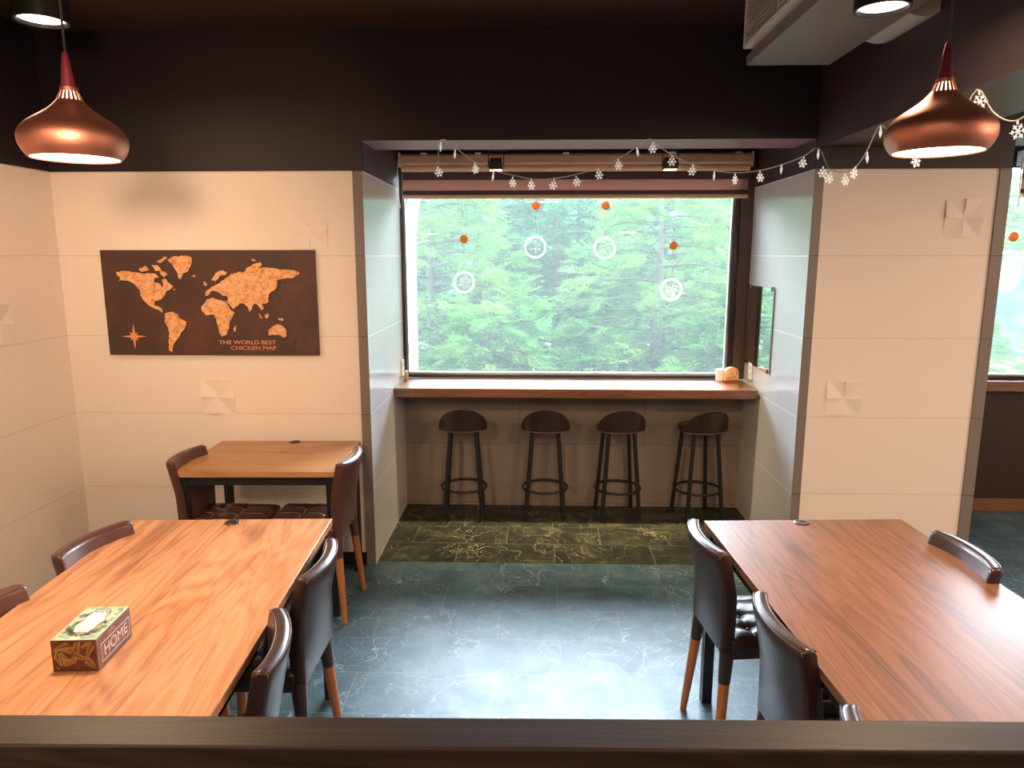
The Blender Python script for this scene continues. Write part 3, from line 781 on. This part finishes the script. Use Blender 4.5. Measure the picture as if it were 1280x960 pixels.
# little things on the counter
t = empty('counter_ornament', (1.333, 4.80, .92), R(12), 'small rounded orange ornament at the right end of the counter', 'ornament')
MB().box(-.052, .052, -.022, .022, 0, .012).build('base', M['ornbase'] if 'ornbase' in M else M.setdefault('ornbase', mat('red_brown_base', (.40, .10, .03), .4)), t, bevel=.003)
def orn():
    m = mat('speckled_orange', (.75, .38, .16), .5); q = NT(m); n = q.noise(q.coords((1, 1, 1)), 45, 3, .6)
    q.link(q.ramp(n, [(.35, (.35, .12, .04)), (.45, (.80, .42, .18)), (.7, (.88, .60, .34))]), q.b.inputs['Base Color']); return m
pl = [(-.05, .012)] + [(-.05 + .0, .06)] + [(.05 * math.cos(a) * (1 if abs(math.cos(a)) < .9 else 1), .062 + .040 * math.sin(a)) for a in [math.pi - math.pi * i / 14 for i in range(15)]] + [(.05, .012)]
MB().prism(pl, lambda u, v, d: (u, d, v), -.018, .018).build('rounded_body', orn(), t, bevel=.006, seg=3)
tag(MB().box(-.022, .022, -.022, .022, 0, .082).build('white_cup', M['white'], bevel=.006, seg=3), 'small white box beside the orange counter ornament', 'box').location = (1.262, 4.83, .92)
t = empty('counter_bottle', (-.872, 4.78, .92), 0, 'tiny brass coloured bottle in the left corner of the counter', 'bottle')
MB().lathe([(.0005, 0), (.013, 0), (.014, .004), (.014, .045), (.008, .055)], 20).build('body', M['brass'], t, smooth=True, auto=40)
MB().lathe([(.008, .054), (.009, .056), (.009, .070), (.0005, .071)], 20).build('cap', M['wallplate'], t, smooth=True, auto=40)

# ------------------------------------------------------------------ wall map
YM = YF - .028
c4 = [on_y(125, 314, YM), on_y(391, 311, YM), on_y(400, 442, YM), on_y(137, 446, YM)]
mx0 = (c4[0].x + c4[3].x) / 2; mx1 = (c4[1].x + c4[2].x) / 2; mz1 = (c4[0].z + c4[1].z) / 2; mz0 = (c4[2].z + c4[3].z) / 2
MC = Vector(((mx0 + mx1) / 2, YM, (mz0 + mz1) / 2))
t = empty('wall_map', MC, 0, 'dark brown world map panel hanging on the cream wall', 'wall map')
def mk_map():
    m = mat('leather_brown_panel', (.06, .03, .022), .5); q = NT(m); n = q.noise(q.coords((1, 1, 1)), 3.5, 6, .65)
    q.link(q.ramp(n, [(.3, (.040, .024, .020)), (.55, (.075, .030, .020)), (.75, (.12, .040, .022))]), q.b.inputs['Base Color']); return m
def mk_land():
    m = mat('carved_orange_wood', (.75, .36, .15), .5); q = NT(m); v = q.coords((1, 1, 1)); n = q.noise(v, 26, 6, .7)
    vo = q.new('TexVoronoi', feature='DISTANCE_TO_EDGE', Scale=42.); 
    nz = q.new('TexNoise', Scale=30., Detail=3.); q.link(v, nz.inputs['Vector']); ad = q.new('VectorMath', operation='MULTIPLY_ADD'); q.link(nz.outputs['Color'], ad.inputs[0]); ad.inputs[1].default_value = (.05, .05, .05); q.link(v, ad.inputs[2])
    q.link(ad.outputs[0], vo.inputs['Vector'])
    ln = q.ramp(vo.outputs['Distance'], [(.0, (1, 1, 1)), (.06, (0, 0, 0))])
    c = q.ramp(n, [(.3, (.50, .19, .065)), (.5, (.80, .40, .18)), (.7, (.90, .52, .26))])
    q.link(q.mix(q.math('MULTIPLY', ln, .6), c, (.20, .06, .02)), q.b.inputs['Base Color']); return m
M['mapbg'] = mk_map(); M['land'] = mk_land(); M['burn'] = mat('burnt_outline', (.022, .012, .010), .6); M['letter'] = mat('orange_lettering', (.72, .30, .15), .5)
hw, hz = (mx1 - mx0) / 2, (mz1 - mz0) / 2
MB().box(-hw, hw, 0, .026, -hz, hz).build('panel', M['mapbg'], t, bevel=.003)
LAND = [
 [(185,200),(230,195),(300,205),(380,208),(395,225),(372,232),(372,250),(400,258),(412,275),(420,262),(412,240),(425,232),(440,250),(455,262),(468,272),(450,290),(430,300),(425,320),(405,340),(375,345),(372,365),(395,372),(412,385),(418,402),(400,392),(370,380),(345,365),(325,345),(305,320),(303,295),(275,262),(255,248),(215,240),(195,245),(205,230),(190,218)],
 [(440,140),(470,122),(530,117),(560,130),(555,170),(545,195),(520,205),(505,240),(492,220),(485,195),(465,165)],
 [(385,150),(430,122),(437,130),(405,155)], [(295,185),(330,170),(350,190),(310,200)], [(360,165),(395,170),(405,190),(380,195)], [(400,192),(430,200),(442,215),(420,225),(405,208)], [(464,285),(480,284),(474,293)],
 [(430,405),(460,398),(490,412),(500,430),(535,450),(528,480),(510,500),(500,525),(485,540),(470,560),(462,598),(448,590),(447,545),(450,500),(440,470),(425,445)],
 [(560,220),(580,216),(576,227)],
 [(640,335),(665,328),(695,340),(735,350),(750,385),(775,405),(760,430),(748,455),(745,485),(735,515),(712,525),(700,505),(692,470),(685,445),(670,410),(635,415),(612,395),(612,370)],
 [(770,480),(783,468),(781,495),(771,498)],
 [(656,240),(680,205),(710,192),(738,200),(730,216),(706,214),(694,232),(680,248)],
 [(630,320),(632,300),(650,285),(668,272),(690,262),(720,240),(760,210),(800,200),(815,205),(830,195),(835,180),(870,160),(905,152),(912,165),(890,180),(930,178),(990,185),(1050,190),(1085,195),(1100,208),(1080,218),(1060,232),(1020,232),(985,240),(988,265),(975,290),(950,305),(940,330),(945,350),(925,360),(910,358),(920,385),(910,390),(890,365),(872,358),(862,375),(850,400),(838,370),(825,358),(800,355),(790,370),(770,385),(755,370),(735,345),(745,330),(735,320),(715,318),(700,305),(680,298),(665,290),(650,312)],
 [(858,133),(882,143),(868,149)], [(624,246),(640,262),(630,272),(621,262)], [(893,405),(915,430),(906,433)], [(925,420),(940,405),(946,420),(932,433)], [(990,430),(1015,432),(1020,443),(998,441)],
 [(945,490),(960,475),(985,460),(1000,462),(1020,475),(1035,495),(1030,525),(1015,528),(1000,515),(970,512),(948,518)]]
def mloc(u, v): 
    p = on_y(100 + u / 4, 290 + v / 4, YM); return p.x - MC.x, p.z - MC.z
lo = MB(); bo_ = MB()
def tess(mb, poly, d0, d1):
    n = len(poly); fs = [tuple(f) for f in tessellate_polygon([[Vector((x_, z, 0)) for x_, z in poly]])]
    mb.add([(x_, d0, z) for x_, z in poly] + [(x_, d1, z) for x_, z in poly], [tuple(n + i for i in f_) for f_ in fs] + [(i, (i + 1) % n, n + (i + 1) % n, n + i) for i in range(n)])
rj = random.Random(3)
for poly in LAND:
    # roughen coastlines a little
    q = []
    for i, a in enumerate(poly):
        b = poly[(i + 1) % len(poly)]; q.append(a)
        L = math.hypot(b[0] - a[0], b[1] - a[1])
        if L > 14:
            k = int(L // 7)
            for j in range(1, k): q.append((a[0] + (b[0] - a[0]) * j / k + rj.uniform(-2.6, 2.6), a[1] + (b[1] - a[1]) * j / k + rj.uniform(-2.6, 2.6)))
    tess(lo, [mloc(*p) for p in q], 0, -.006)
    cx = sum(p[0] for p in q) / len(q); cy = sum(p[1] for p in q) / len(q)
    tess(bo_, [mloc(p[0] + 2.2, p[1] + 2.8) for p in q], 0, -.002)
lo.build('continents', M['land'], t); bo_.build('burnt_outline', M['burn'], t)
b = MB()
for px, py, r in ((990, 290, 5), (998, 272, 4), (980, 310, 4), (1030, 250, 5), (1078, 550, 6), (1092, 528, 4), (960, 330, 4), (955, 380, 4), (1020, 535, 5), (965, 160, 4), (780, 150, 4)):
    c = mloc(px, py); b.lathe([(.0003, -.003), (r * .0011, -.003), (r * .0011, 0)], 8, (c[0], 0, c[1]), axis='Y')
b.build('islands', M['burn'], t)
b = MB(); c = mloc(272, 522)
def star(L, w, off, d):
    pts = []
    for k in range(8):
        a = off + math.pi / 4 * k; rr = L if k % 2 == 0 else w
        pts.append((c[0] + rr * math.cos(a), c[1] + rr * math.sin(a)))
    tess(b, pts, 0, d)
star(.068, .012, 0, -.004); star(.032, .012, math.pi / 4, -.003)
b.build('compass_rose', M['letter'], t)
p1 = mloc(838, 553); p2 = mloc(868, 581)
mtx = lambda p: Matrix.Translation((p[0], -.0015, p[1])) @ Matrix.Rotation(R(90), 4, 'X')
text('lettering', 'THE WORLD BEST', .030, mtx(p1), M['letter'], t, .0012, 1.28)
text('lettering', 'CHICKEN MAP', .030, mtx(p2), M['letter'], t, .0012, 1.28)

# ------------------------------------------------------------------ tissue box
def mk_palm(name, base, leaf, s):
    m = mat(name, base, .45); q = NT(m); v = q.coords((1, 1, 1))
    vo = q.new('TexVoronoi', Scale=s); q.link(v, vo.inputs['Vector'])
    sub = q.new('VectorMath', operation='SUBTRACT'); q.link(v, sub.inputs[0]); q.link(vo.outputs['Position'], sub.inputs[1])
    # leaves fan out of each cell
    sc = q.new('VectorMath', operation='SCALE'); q.link(vo.outputs['Position'], sc.inputs[0]); sc.inputs['Scale'].default_value = 7.
    wv = q.new('TexWave', Scale=62., Distortion=5., Detail=2.); 
    rt = q.new('VectorRotate', rotation_type='AXIS_ANGLE'); q.link(v, rt.inputs['Vector']); q.link(q.math('MULTIPLY', vo.outputs['Distance'], 90.), rt.inputs['Angle']); rt.inputs['Axis'].default_value = (.6, .6, .5)
    q.link(rt.outputs[0], wv.inputs['Vector'])
    f = q.ramp(wv.outputs['Fac'], [(.45, (0, 0, 0)), (.6, (1, 1, 1))])
    msk = q.ramp(q.noise(v, 26, 3, .6), [(.45, (0, 0, 0)), (.55, (1, 1, 1))])
    q.link(q.mix(q.math('MULTIPLY', f, msk), base, leaf), q.b.inputs['Base Color']); return m
M['boxside'] = mk_palm('brown_palm_print', (.085, .022, .012), (.16, .055, .022), 14); M['boxtop'] = mk_palm('pale_green_palm_print', (.40, .51, .40), (.24, .34, .26), 12)
M['boxright'] = mk_palm('mauve_palm_print', (.15, .060, .050), (.24, .12, .09), 14)
M['leafgold'] = mat('gold_leaf_print', (.42, .24, .07), .5); M['leafgreen'] = mat('dark_green_leaf_print', (.10, .17, .13), .5); M['leafmauve'] = mat('mauve_leaf_print', (.36, .22, .17), .5)
M['tissue'] = mat('white_tissue', (.85, .80, .70), .8); M['slotpink'] = mat('pink_slot', (.42, .20, .18), .6)
t = empty('tissue_box', (-1.132, 1.655, .75), R(4), 'leaf patterned tissue box lettered HOME on the left table', 'tissue box')
bx = MB().box(-.055, .055, -.085, .085, 0, .084).build('box', [M['boxside'], M['boxtop'], M['boxright']], t, bevel=.002)
for p in bx.data.polygons:
    p.material_index = 1 if p.normal.z > .5 else (2 if p.normal.x > .5 else 0)
def palm(mb, place, u0, v0, ang, L, nl, lw):
    # one palm leaf: curved stalk with narrow leaflets, as a thin print on a face
    ca, sa = math.cos(ang), math.sin(ang)
    def q(a, b_): return place(u0 + a * ca - b_ * sa, v0 + a * sa + b_ * ca)
    for k in range(nl):
        f = (k + .5) / nl; x0_ = L * f; yb = .18 * L * f * f
        for sg in (-1, 1):
            ll_ = L * .42 * (1 - .65 * f); aa = sg * (.95 - .5 * f)
            ex, ey = x0_ + ll_ * math.cos(aa), yb + ll_ * math.sin(aa); mx_, my_ = x0_ + ll_ * .5 * math.cos(aa + sg * .15), yb + ll_ * .5 * math.sin(aa + sg * .15)
            nx_, ny_ = -math.sin(aa) * lw, math.cos(aa) * lw
            pts_ = [q(x0_, yb), q(mx_ + nx_, my_ + ny_), q(ex, ey), q(mx_ - nx_, my_ - ny_)]
            if all(p_ is not None for p_ in pts_): mb.add(pts_, [(0, 1, 2, 3)])
rq = random.Random(11)
def face(ulim, vlo, vhi, fn):
    return lambda u, v: fn(u, v) if abs(u) < ulim and vlo < v < vhi else None
for nm_, fc, m_, ul, vl, vh, cnt in (('printed_leaves', lambda u, v: (u, -.0853, v), 'leafgold', .052, .003, .081, 16), ('printed_leaves', lambda u, v: (v, u, .0843), 'leafgreen', .082, -.052, .052, 44), ('printed_leaves', lambda u, v: (.0553, u, v), 'leafmauve', .082, .003, .081, 14)):
    b = MB(); pf = face(ul, vl, vh, fc)
    for k in range(cnt): palm(b, pf, rq.uniform(-ul, ul), rq.uniform(vl, vh), rq.uniform(0, 6.28), rq.uniform(.030, .048), 8, .0016)
    b.build(nm_, M[m_], bx)
ov = [(.030 * math.cos(a), .058 * math.sin(a)) for a in [2 * math.pi * i / 32 for i in range(32)]]
MB().prism(ov, lambda u, v, d: (u, v, d), .0838, .0848).build('opening', M['slotpink'], t)
b = MB(); n = 16; vs = []
for j in range(n + 1):
    for i in range(n + 1):
        u, v = 2 * i / n - 1, 2 * j / n - 1
        vs.append((.026 * u * math.sqrt(max(0, 1 - .55 * v * v)), .050 * v, .0855 + .010 * max(0, 1 - abs(u) ** 1.5) * (1 - v * v) + .002 * math.sin(9 * u + 4 * v)))
b.add(vs, [(j * (n + 1) + i, j * (n + 1) + i + 1, (j + 1) * (n + 1) + i + 1, (j + 1) * (n + 1) + i) for j in range(n) for i in range(n)])
b.build('tissue', M['tissue'], t, smooth=True)
M['line'] = mat('pink_white_print', (.80, .62, .56), .5)
mt = Matrix.Translation((.0555, .004, .036)) @ Matrix.Rotation(R(90), 4, 'Z') @ Matrix.Rotation(R(90), 4, 'X')
text('lettering', 'HOME', .040, mt, M['line'], t, .0004, 1.05)
b = MB(); Y0, Y1, Z0, Z1 = -.066, .075, .012, .060; w = .0016; X0, X1 = .0548, .0560
b.box(X0, X1, Y0, Y1, Z0, Z0 + w).box(X0, X1, Y0, Y1, Z1 - w, Z1).box(X0, X1, Y0, Y0 + w, Z0 + w, Z1 - w).box(X0, X1, Y1 - w, Y1, Z0 + w, Z1 - w)
b.build('lettering_frame', M['line'], t)

# ------------------------------------------------------------------ railing in front of the camera
t = empty('wooden_railing', (0, .865, 0), R(1.2), 'dark wooden railing crossing the foreground', 'railing')
MB().box(-2.4, 2.6, -.0, .068, 1.045, 1.10).build('top_rail', M['rail'], t, bevel=.004, seg=3)
MB().box(-2.4, 2.6, -.004, .022, .86, 1.043).build('rail_board', M['rail'], t, bevel=.003)
MB().box(-2.4, 2.6, .0225, .060, .0, 1.04).build('rail_panel', M['rail'], t, bevel=.003)

# ------------------------------------------------------------------ string of snowflake lights
t = empty('string_light', (NL, YF, 2.35), 0, 'string of white snowflake lights hung along the bulkhead and beam', 'string lights')
O = Vector((NL, YF, 2.35))
YW = YF - .022
run1 = [(549,176),(557,175),(571,186),(593,202),(617,213),(641,219),(668,224),(693,223),(720,218),(748,210),(772,199),(797,183),(811,174),(820,180),(842,195),(867,206),(892,213),(920,216),(950,213),(977,206),(1005,195),(1023,185)]
run2 = [(1034,207),(1041,213),(1055,216),(1070,208),(1083,190),(1101,156),(1118,178),(1140,190),(1165,186),(1195,160),(1221,112),(1240,138),(1258,150),(1275,149),(1292,135)]
w1 = [on_y(*p, YW) for p in run1]; w2 = [on_x(*p, 1.425) for p in run2]
path = smooth_curve([p - O for p in w1 + w2])
MB().tube(path, .0023, 6).build('wire', M['wire'], t, smooth=True)
MB().tube([on_y(548, 178, YW) - O, on_y(548, 203, YW) - O], .0012, 5).build('wire_tail', M['wire'], t)
def flake_mesh(r=.023):
    b = MB()
    for k in range(6):
        a = math.pi / 3 * k; ca, sa = math.cos(a), math.sin(a)
        rot = Matrix.Rotation(-a, 3, 'Y')
        for (x0, x1, z0, z1) in ((0, r, -.0016, .0016), (r * .60, r * .60 + .0034, -.006, .006)):
            vs = [rot @ Vector((xx, yy, zz)) for xx in (x0, x1) for yy in (-.002, .002) for zz in (z0, z1)]
            b.add(vs, [(0, 1, 3, 2), (4, 6, 7, 5), (0, 4, 5, 1), (2, 3, 7, 6), (0, 2, 6, 4), (1, 5, 7, 3)])
    b.lathe([(.0003, -.004), (.0042, -.003), (.0042, .003), (.0003, .004)], 10, axis='Y')
    b.v = [(q[0], q[1], q[2] - r - .010) for q in b.v]
    b.tube([(0, 0, 0), (0, 0, -.012)], .003, 6); return b
def drop_mesh():
    b = MB(); b.lathe([(.0005, -.048), (.0035, -.040), (.0065, -.026), (.0055, -.018), (.0035, -.014), (.0035, 0), (.0005, .001)], 10); return b
fl0 = flake_mesh().build('snowflake_bulb', M['bulb'], t); dr0 = drop_mesh().build('icicle_bulb', M['bulb'], t, smooth=True)
hang = [('f',(547,208),1),('d',(551,178),1),('d',(569,187),1),('f',(593,204),1),('d',(617,215),1),('f',(641,221),1),('f',(664,224),1),('f',(693,224),1),('f',(720,220),1),('f',(748,211),1),('f',(773,199),1),('d',(796,184),1),('f',(816,178),1),('f',(840,194),1),('f',(866,206),1),('d',(893,214),1),('f',(919,217),1),('f',(950,214),1),('d',(977,206),1),('f',(1005,196),1),
        ('d',(1023,187),2),('f',(1029,208),2),('f',(1039,215),2),('f',(1056,217),2),('f',(1070,208),2),('d',(1084,190),2),('d',(1101,158),2),('f',(1143,191),2),('f',(1224,114),2),('f',(1272,150),2)]
first = {}
for i, (k, p, pl_) in enumerate(hang):
    loc = (on_y(*p, YW) if pl_ == 1 else on_x(*p, 1.425)) - O
    src = fl0 if k == 'f' else dr0
    o = src if k not in first else src.copy()
    if k in first: COL.objects.link(o)
    first[k] = 1; o.location = loc
    o.rotation_euler = (R(random.uniform(-8, 8)), R(random.uniform(-14, 14)), R(random.uniform(-35, 35)))

# ------------------------------------------------------------------ snowflake rings hanging in the window
def ornament(pb, pr_, label, snow):
    y = 4.895
    B = on_y(*pb, y); C = on_y(*pr_, y)
    t = empty('window_ornament', (C.x, y, C.z), 0, label, 'window ornament', 'white ring ornaments in the main window')
    MB().tube([(.068 * math.cos(a), 0, .068 * math.sin(a)) for a in [2 * math.pi * i / 40 for i in range(40)]], .0095, 10, closed=True).build('ring', M['flake'], t, smooth=True)
    b = MB()
    if snow:
        for k in range(6):
            a = math.pi / 3 * k + .52; c_, s_ = math.cos(a), math.sin(a)
            b.tube([(0, 0, 0), (.046 * c_, 0, .046 * s_)], .0026, 6)
            for rr, l in ((.022, .012), (.034, .011)):
                for sg in (-1, 1):
                    aa = a + sg * .9; b.tube([(rr * c_, 0, rr * s_), (rr * c_ + l * math.cos(aa), 0, rr * s_ + l * math.sin(aa))], .0022, 6)
        b.ball((0, 0, 0), .007, n=10)
    else:
        for cx, cz, r in ((-.012, .004, .017), (.012, -.004, .017), (.0, .022, .014), (-.024, -.014, .011), (.026, .016, .012), (.004, -.026, .014)):
            b.tube([(cx + r * math.cos(a), 0, cz + r * math.sin(a)) for a in [2 * math.pi * i / 14 for i in range(14)]], .0024, 6, closed=True)
        b.ball((0, 0, 0), .009, n=10)
        for k in range(5):
            a = k * 1.257; b.tube([(.012 * math.cos(a), 0, .012 * math.sin(a)), (.050 * math.cos(a), 0, .050 * math.sin(a))], .002, 6)
    b.build('snowflake' if snow else 'lace_motif', M['flake'], t, smooth=True)
    dz = B.z - C.z; dx = B.x - C.x
    MB().lathe([(.0005, -.008), (.020, -.008), (.028, -.003), (.028, .003), (.020, .008), (.0005, .008)], 28, (dx, 0, dz), axis='Y').build('bead', M['bead'], t, smooth=True, auto=50)
    MB().tube([(dx, 0, dz - .028), (0, 0, .074)], .0012, 5).build('thread', M['white'], t)
    MB().tube([(dx, 0, dz + .028), (dx, 0, dz + .25)], .0009, 5).build('hanging_thread', M['white'], t)
ornament((580, 299), (580, 353), 'white lace ring under an orange bead, leftmost in the window', False)
ornament((670, 257), (669, 309), 'white snowflake ring, left of the two upper rings in the window', True)
ornament((757, 257), (756, 310), 'white snowflake ring, right of the two upper rings in the window', True)
ornament((842, 307), (839, 362), 'white lace ring under an orange bead, rightmost in the main window', False)
pb = on_y(1267, 296, 4.895)
t = empty('hanging_bead', pb, 0, 'orange bead hanging in the right window', 'window ornament')
MB().lathe([(.0005, -.008), (.022, -.008), (.032, -.003), (.032, .003), (.022, .008), (.0005, .008)], 28, axis='Y').build('bead', M['bead'], t, smooth=True, auto=50)
MB().tube([(0, 0, .03), (0, 0, .5)], .001, 5).build('thread', M['white'], t)

# ------------------------------------------------------------------ outside
def mk_grass():
    m = mat('lawn', (.16, .30, .09), .9, spec=.03); q = NT(m); n = q.noise(q.coords((1, 1, 1)), 1.1, 6, .7)
    q.link(q.ramp(n, [(.3, (.012, .03, .009)), (.5, (.028, .045, .016)), (.62, (.07, .07, .05)), (.8, (.10, .10, .09))]), q.b.inputs['Base Color']); return m
struct(MB().box(-40, 60, 5.1, 60, -.42, -.30).build('ground', mk_grass()), 'patchy lawn outside the windows', 'ground')

def fronds(rng, pos, dirs, length, nl, lw, ll):
    """feathery sprays: pos, dirs arrays -> verts, faces"""
    N = len(pos)
    d = dirs / np.linalg.norm(dirs, axis=1, keepdims=True)
    up = np.tile([0, 0, 1.], (N, 1)) + rng.normal(0, .35, (N, 3))
    s = np.cross(d, up); s /= np.linalg.norm(s, axis=1, keepdims=True); nrm = np.cross(s, d)
    V = []; L = length * rng.uniform(.7, 1.25, N)
    for k in range(nl):
        tt = (k + .6) / nl
        base = pos + d * (L * tt)[:, None] + np.array([0, 0, -1.]) * (L * .30 * tt * tt)[:, None]
        sc = (math.sin(math.pi * min(1, .18 + tt * .85)) * .9 + .15)
        for sg in (-1, 1):
            ld = (s * sg * .85 + d * .55 + nrm * rng.normal(0, .18, (N, 1)) + np.array([0, 0, -.22]))
            ld /= np.linalg.norm(ld, axis=1, keepdims=True)
            wd = np.cross(ld, nrm); wd /= np.linalg.norm(wd, axis=1, keepdims=True)
            l = ll * sc; w = lw * sc
            V += [base, base + ld * l * .5 + wd * w, base + ld * l, base + ld * l * .5 - wd * w]
    V = np.stack(V, 1).reshape(-1, 3)
    F = np.arange(len(V)).reshape(-1, 4)
    return V, F
def np_mesh(name, V, F, m, parent):
    me = bpy.data.meshes.new(name); me.vertices.add(len(V)); me.vertices.foreach_set('co', V.astype(np.float32).ravel())
    me.loops.add(F.size); me.loops.foreach_set('vertex_index', F.astype(np.int32).ravel())
    me.polygons.add(len(F)); me.polygons.foreach_set('loop_start', np.arange(0, F.size, 4, dtype=np.int32)); me.polygons.foreach_set('loop_total', np.full(len(F), 4, dtype=np.int32))
    me.materials.append(m); me.update(calc_edges=True); me.validate()
    o = bpy.data.objects.new(name, me); COL.objects.link(o); o.parent = parent; return o
def make_tree(seed, h, rad, nb, per, leaf, zlow=.25, ll=.085, lw=.013):
    rng = np.random.default_rng(seed); t = empty('feathery_tree')
    P = []; D = []; br = MB()
    for i in range(nb):
        f = i / nb; z = zlow + (h - zlow) * (f ** .9)
        az = i * 2.39996 + rng.normal(0, .25); L = rad * (1 - .72 * ((z - zlow) / (h - zlow)) ** 1.4) * rng.uniform(.75, 1.12) + .15
        dr = np.array([math.cos(az), math.sin(az), .22])
        pts = [np.array([0, 0, z]) + dr * L * s + np.array([0, 0, -.30 * L * s * s]) for s in (0, .33, .66, 1.)]
        br.tube([tuple(p) for p in pts], [.026 * (1 - f * .6), .018, .011, .005], 5)
        s = np.sqrt(rng.uniform(.03, 1, per))
        pos = np.array([0, 0, z]) + dr * (L * s)[:, None] + np.array([0, 0, -1.]) * (.30 * L * s * s)[:, None]
        side = np.array([-dr[1], dr[0], 0])
        pos = pos + side * (rng.normal(0, .14, per) * L * (.45 + .5 * s))[:, None] + np.array([0, 0, 1.]) * rng.normal(0, .07, per)[:, None]
        sg = rng.uniform(-1, 1, per)
        dd = dr * rng.uniform(.3, 1., per)[:, None] + side * sg[:, None] + np.array([0, 0, 1.]) * rng.normal(.05, .25, per)[:, None]
        P.append(pos); D.append(dd)
    V, F = fronds(rng, np.concatenate(P), np.concatenate(D), .30, 9, lw, ll)
    np_mesh('foliage', V, F, leaf, t)
    br.tube([(0, 0, 0), (.02, .01, h * .35), (-.02, .02, h * .7), (0, 0, h * .98)], [.10, .075, .045, .012], 10)
    br.build('trunk', M['bark'], t, smooth=True)
    return t
tA = make_tree(1, 3.1, 1.55, 56, 36, M['leaf']); tB = make_tree(2, 3.5, 1.8, 58, 36, M['leafdark'], ll=.10, lw=.018)
tC = make_tree(3, 1.5, .95, 30, 30, M['leaf'], zlow=.1)
GT = 'leafy trees outside the windows'
plan = [('A', -1.35, 9.3, 1.0, 0, 'pale green feathery tree nearest behind the left part of the main window'),
        ('A', 1.55, 9.0, .95, 130, 'pale green feathery tree nearest behind the right part of the main window'),
        ('B', .35, 11.2, 1.05, 40, 'bluish green tree standing back between two nearer trees'),
        ('A', 3.35, 10.6, 1.05, 220, 'feathery tree beyond the right frame of the main window'),
        ('B', -3.0, 11.8, 1.1, 80, 'bluish tree behind the white arch at left of the window'),
        ('B', 2.3, 13.0, 1.15, 190, 'far bluish tree behind the right pair of trees'),
        ('B', -1.1, 13.6, 1.2, 310, 'far bluish tree behind the left tree'),
        ('A', .9, 14.4, 1.2, 20, 'far green tree in the middle distance of the window'),
        ('B', 4.6, 14.0, 1.2, 100, 'far tree at right beyond the window post'),
        ('A', 10.6, 18.2, 1.25, 60, 'tree above the play area in the right window'),
        ('C', -.55, 8.3, 1.0, 10, 'low feathery shrub below the left tree near the window'),
        ('C', 2.35, 8.2, 1.0, 70, 'low feathery shrub near the window at lower right'),
        ('C', .75, 8.6, .8, 150, 'low feathery shrub at the bottom middle of the window'),
        ('C', -1.9, 8.0, .95, 200, 'low feathery shrub beside the white arch'),
        ('C', 7.3, 12.0, .7, 90, 'small shrub on the lawn of the play area')]
seen = set()
for k, x_, y_, s, a, lab in plan:
    src = {'A': tA, 'B': tB, 'C': tC}[k]
    o = src if k not in seen else copy_tree(src); seen.add(k)
    o.location = (x_, y_, -.30); o.rotation_euler = (0, 0, R(a)); o.scale = (s, s, s); tag(o, lab, 'shrub' if k == 'C' else 'tree', GT if k != 'C' else 'feathery shrubs outside')
    o.name = 'feathery_shrub' if k == 'C' else 'feathery_tree'
# wooded slope far behind the trees
b = MB(); nx, ny = 60, 14; vs = []; rs = random.Random(5)
for j in range(ny + 1):
    for i in range(nx + 1):
        f = j / ny; vs.append((-26 + 60 * i / nx + rs.uniform(-.3, .3), 19 + 9 * f + rs.uniform(-.4, .4), -.5 + 5.2 * min(1, f * 1.5) ** .8 + rs.uniform(-.3, .3) + .5 * math.sin(i * .7)))
b.add(vs, [(j * (nx + 1) + i, j * (nx + 1) + i + 1, (j + 1) * (nx + 1) + i + 1, (j + 1) * (nx + 1) + i) for j in range(ny) for i in range(nx)])
struct(b.build('wooded_slope', M['leafdark'], smooth=True), 'bluish green wooded slope far behind the trees', 'slope')
# white arch
p0 = on_y(516, 470, 6.6); p1 = on_y(514, 380, 6.6); p2 = on_y(513, 300, 6.6); p3 = on_y(517, 255, 6.6); p4 = on_y(530, 215, 6.6); p5 = on_y(560, 170, 6.6); p6 = on_y(610, 140, 6.6)
tag(MB().tube(smooth_curve([Vector((p0.x, 6.6, -.3)), p0, p1, p2, p3, p4, p5, p6], 5), .056, 16).build('arch_pole', M['whitepaint'], smooth=True), 'white curved arch pole outside the left of the main window', 'arch')
# play area in the right window
def mk_mural():
    m = mat('painted_mural', (.25, .5, .8), .6, spec=.05); q = NT(m); n = q.noise(q.coords((1, 1, 1)), .9, 3, .5, .6)
    q.link(q.ramp(n, [(.36, (.045, .022, .02)), (.41, (.028, .040, .050)), (.47, (.010, .026, .045)), (.60, (.016, .033, .048)), (.66, (.040, .044, .048))]), q.b.inputs['Base Color']); return m
q0 = on_y(1262, 405, 15.); q1 = on_y(1262, 318, 15.)
t = empty('play_wall', (q0.x + .6, 15., -.3), 0, 'blue painted play wall seen through the right window', 'play wall')
MB().box(-1.6, 2.4, 0, .12, 0, q1.z + .3).build('mural_board', mk_mural(), t, bevel=.01)
MB().box(-1.65, 2.45, -.03, .15, q1.z + .3, q1.z + .36).build('cap_rail', M['whitepaint'], t, bevel=.01)
M['picket'] = mat('yellow_picket_paint', (.045, .034, .012), .6, spec=.05)
t = empty('picket_fence', (q0.x + .3, 12.5, -.3), 0, 'low yellow picket fence on the lawn in the right window', 'fence')
for k in range(22):
    b = MB(); x_ = -1.6 + k * .15; b.prism([(-.04, 0), (.04, 0), (.04, .62), (0, .70), (-.04, .62)], lambda u, v, d: (x_ + u, d, v), 0, .02); b.build('picket', M['picket'], t)
MB().box(-1.68, 1.62, .02, .05, .18, .24).box(-1.68, 1.62, .02, .05, .46, .52).build('fence_rails', M['picket'], t)
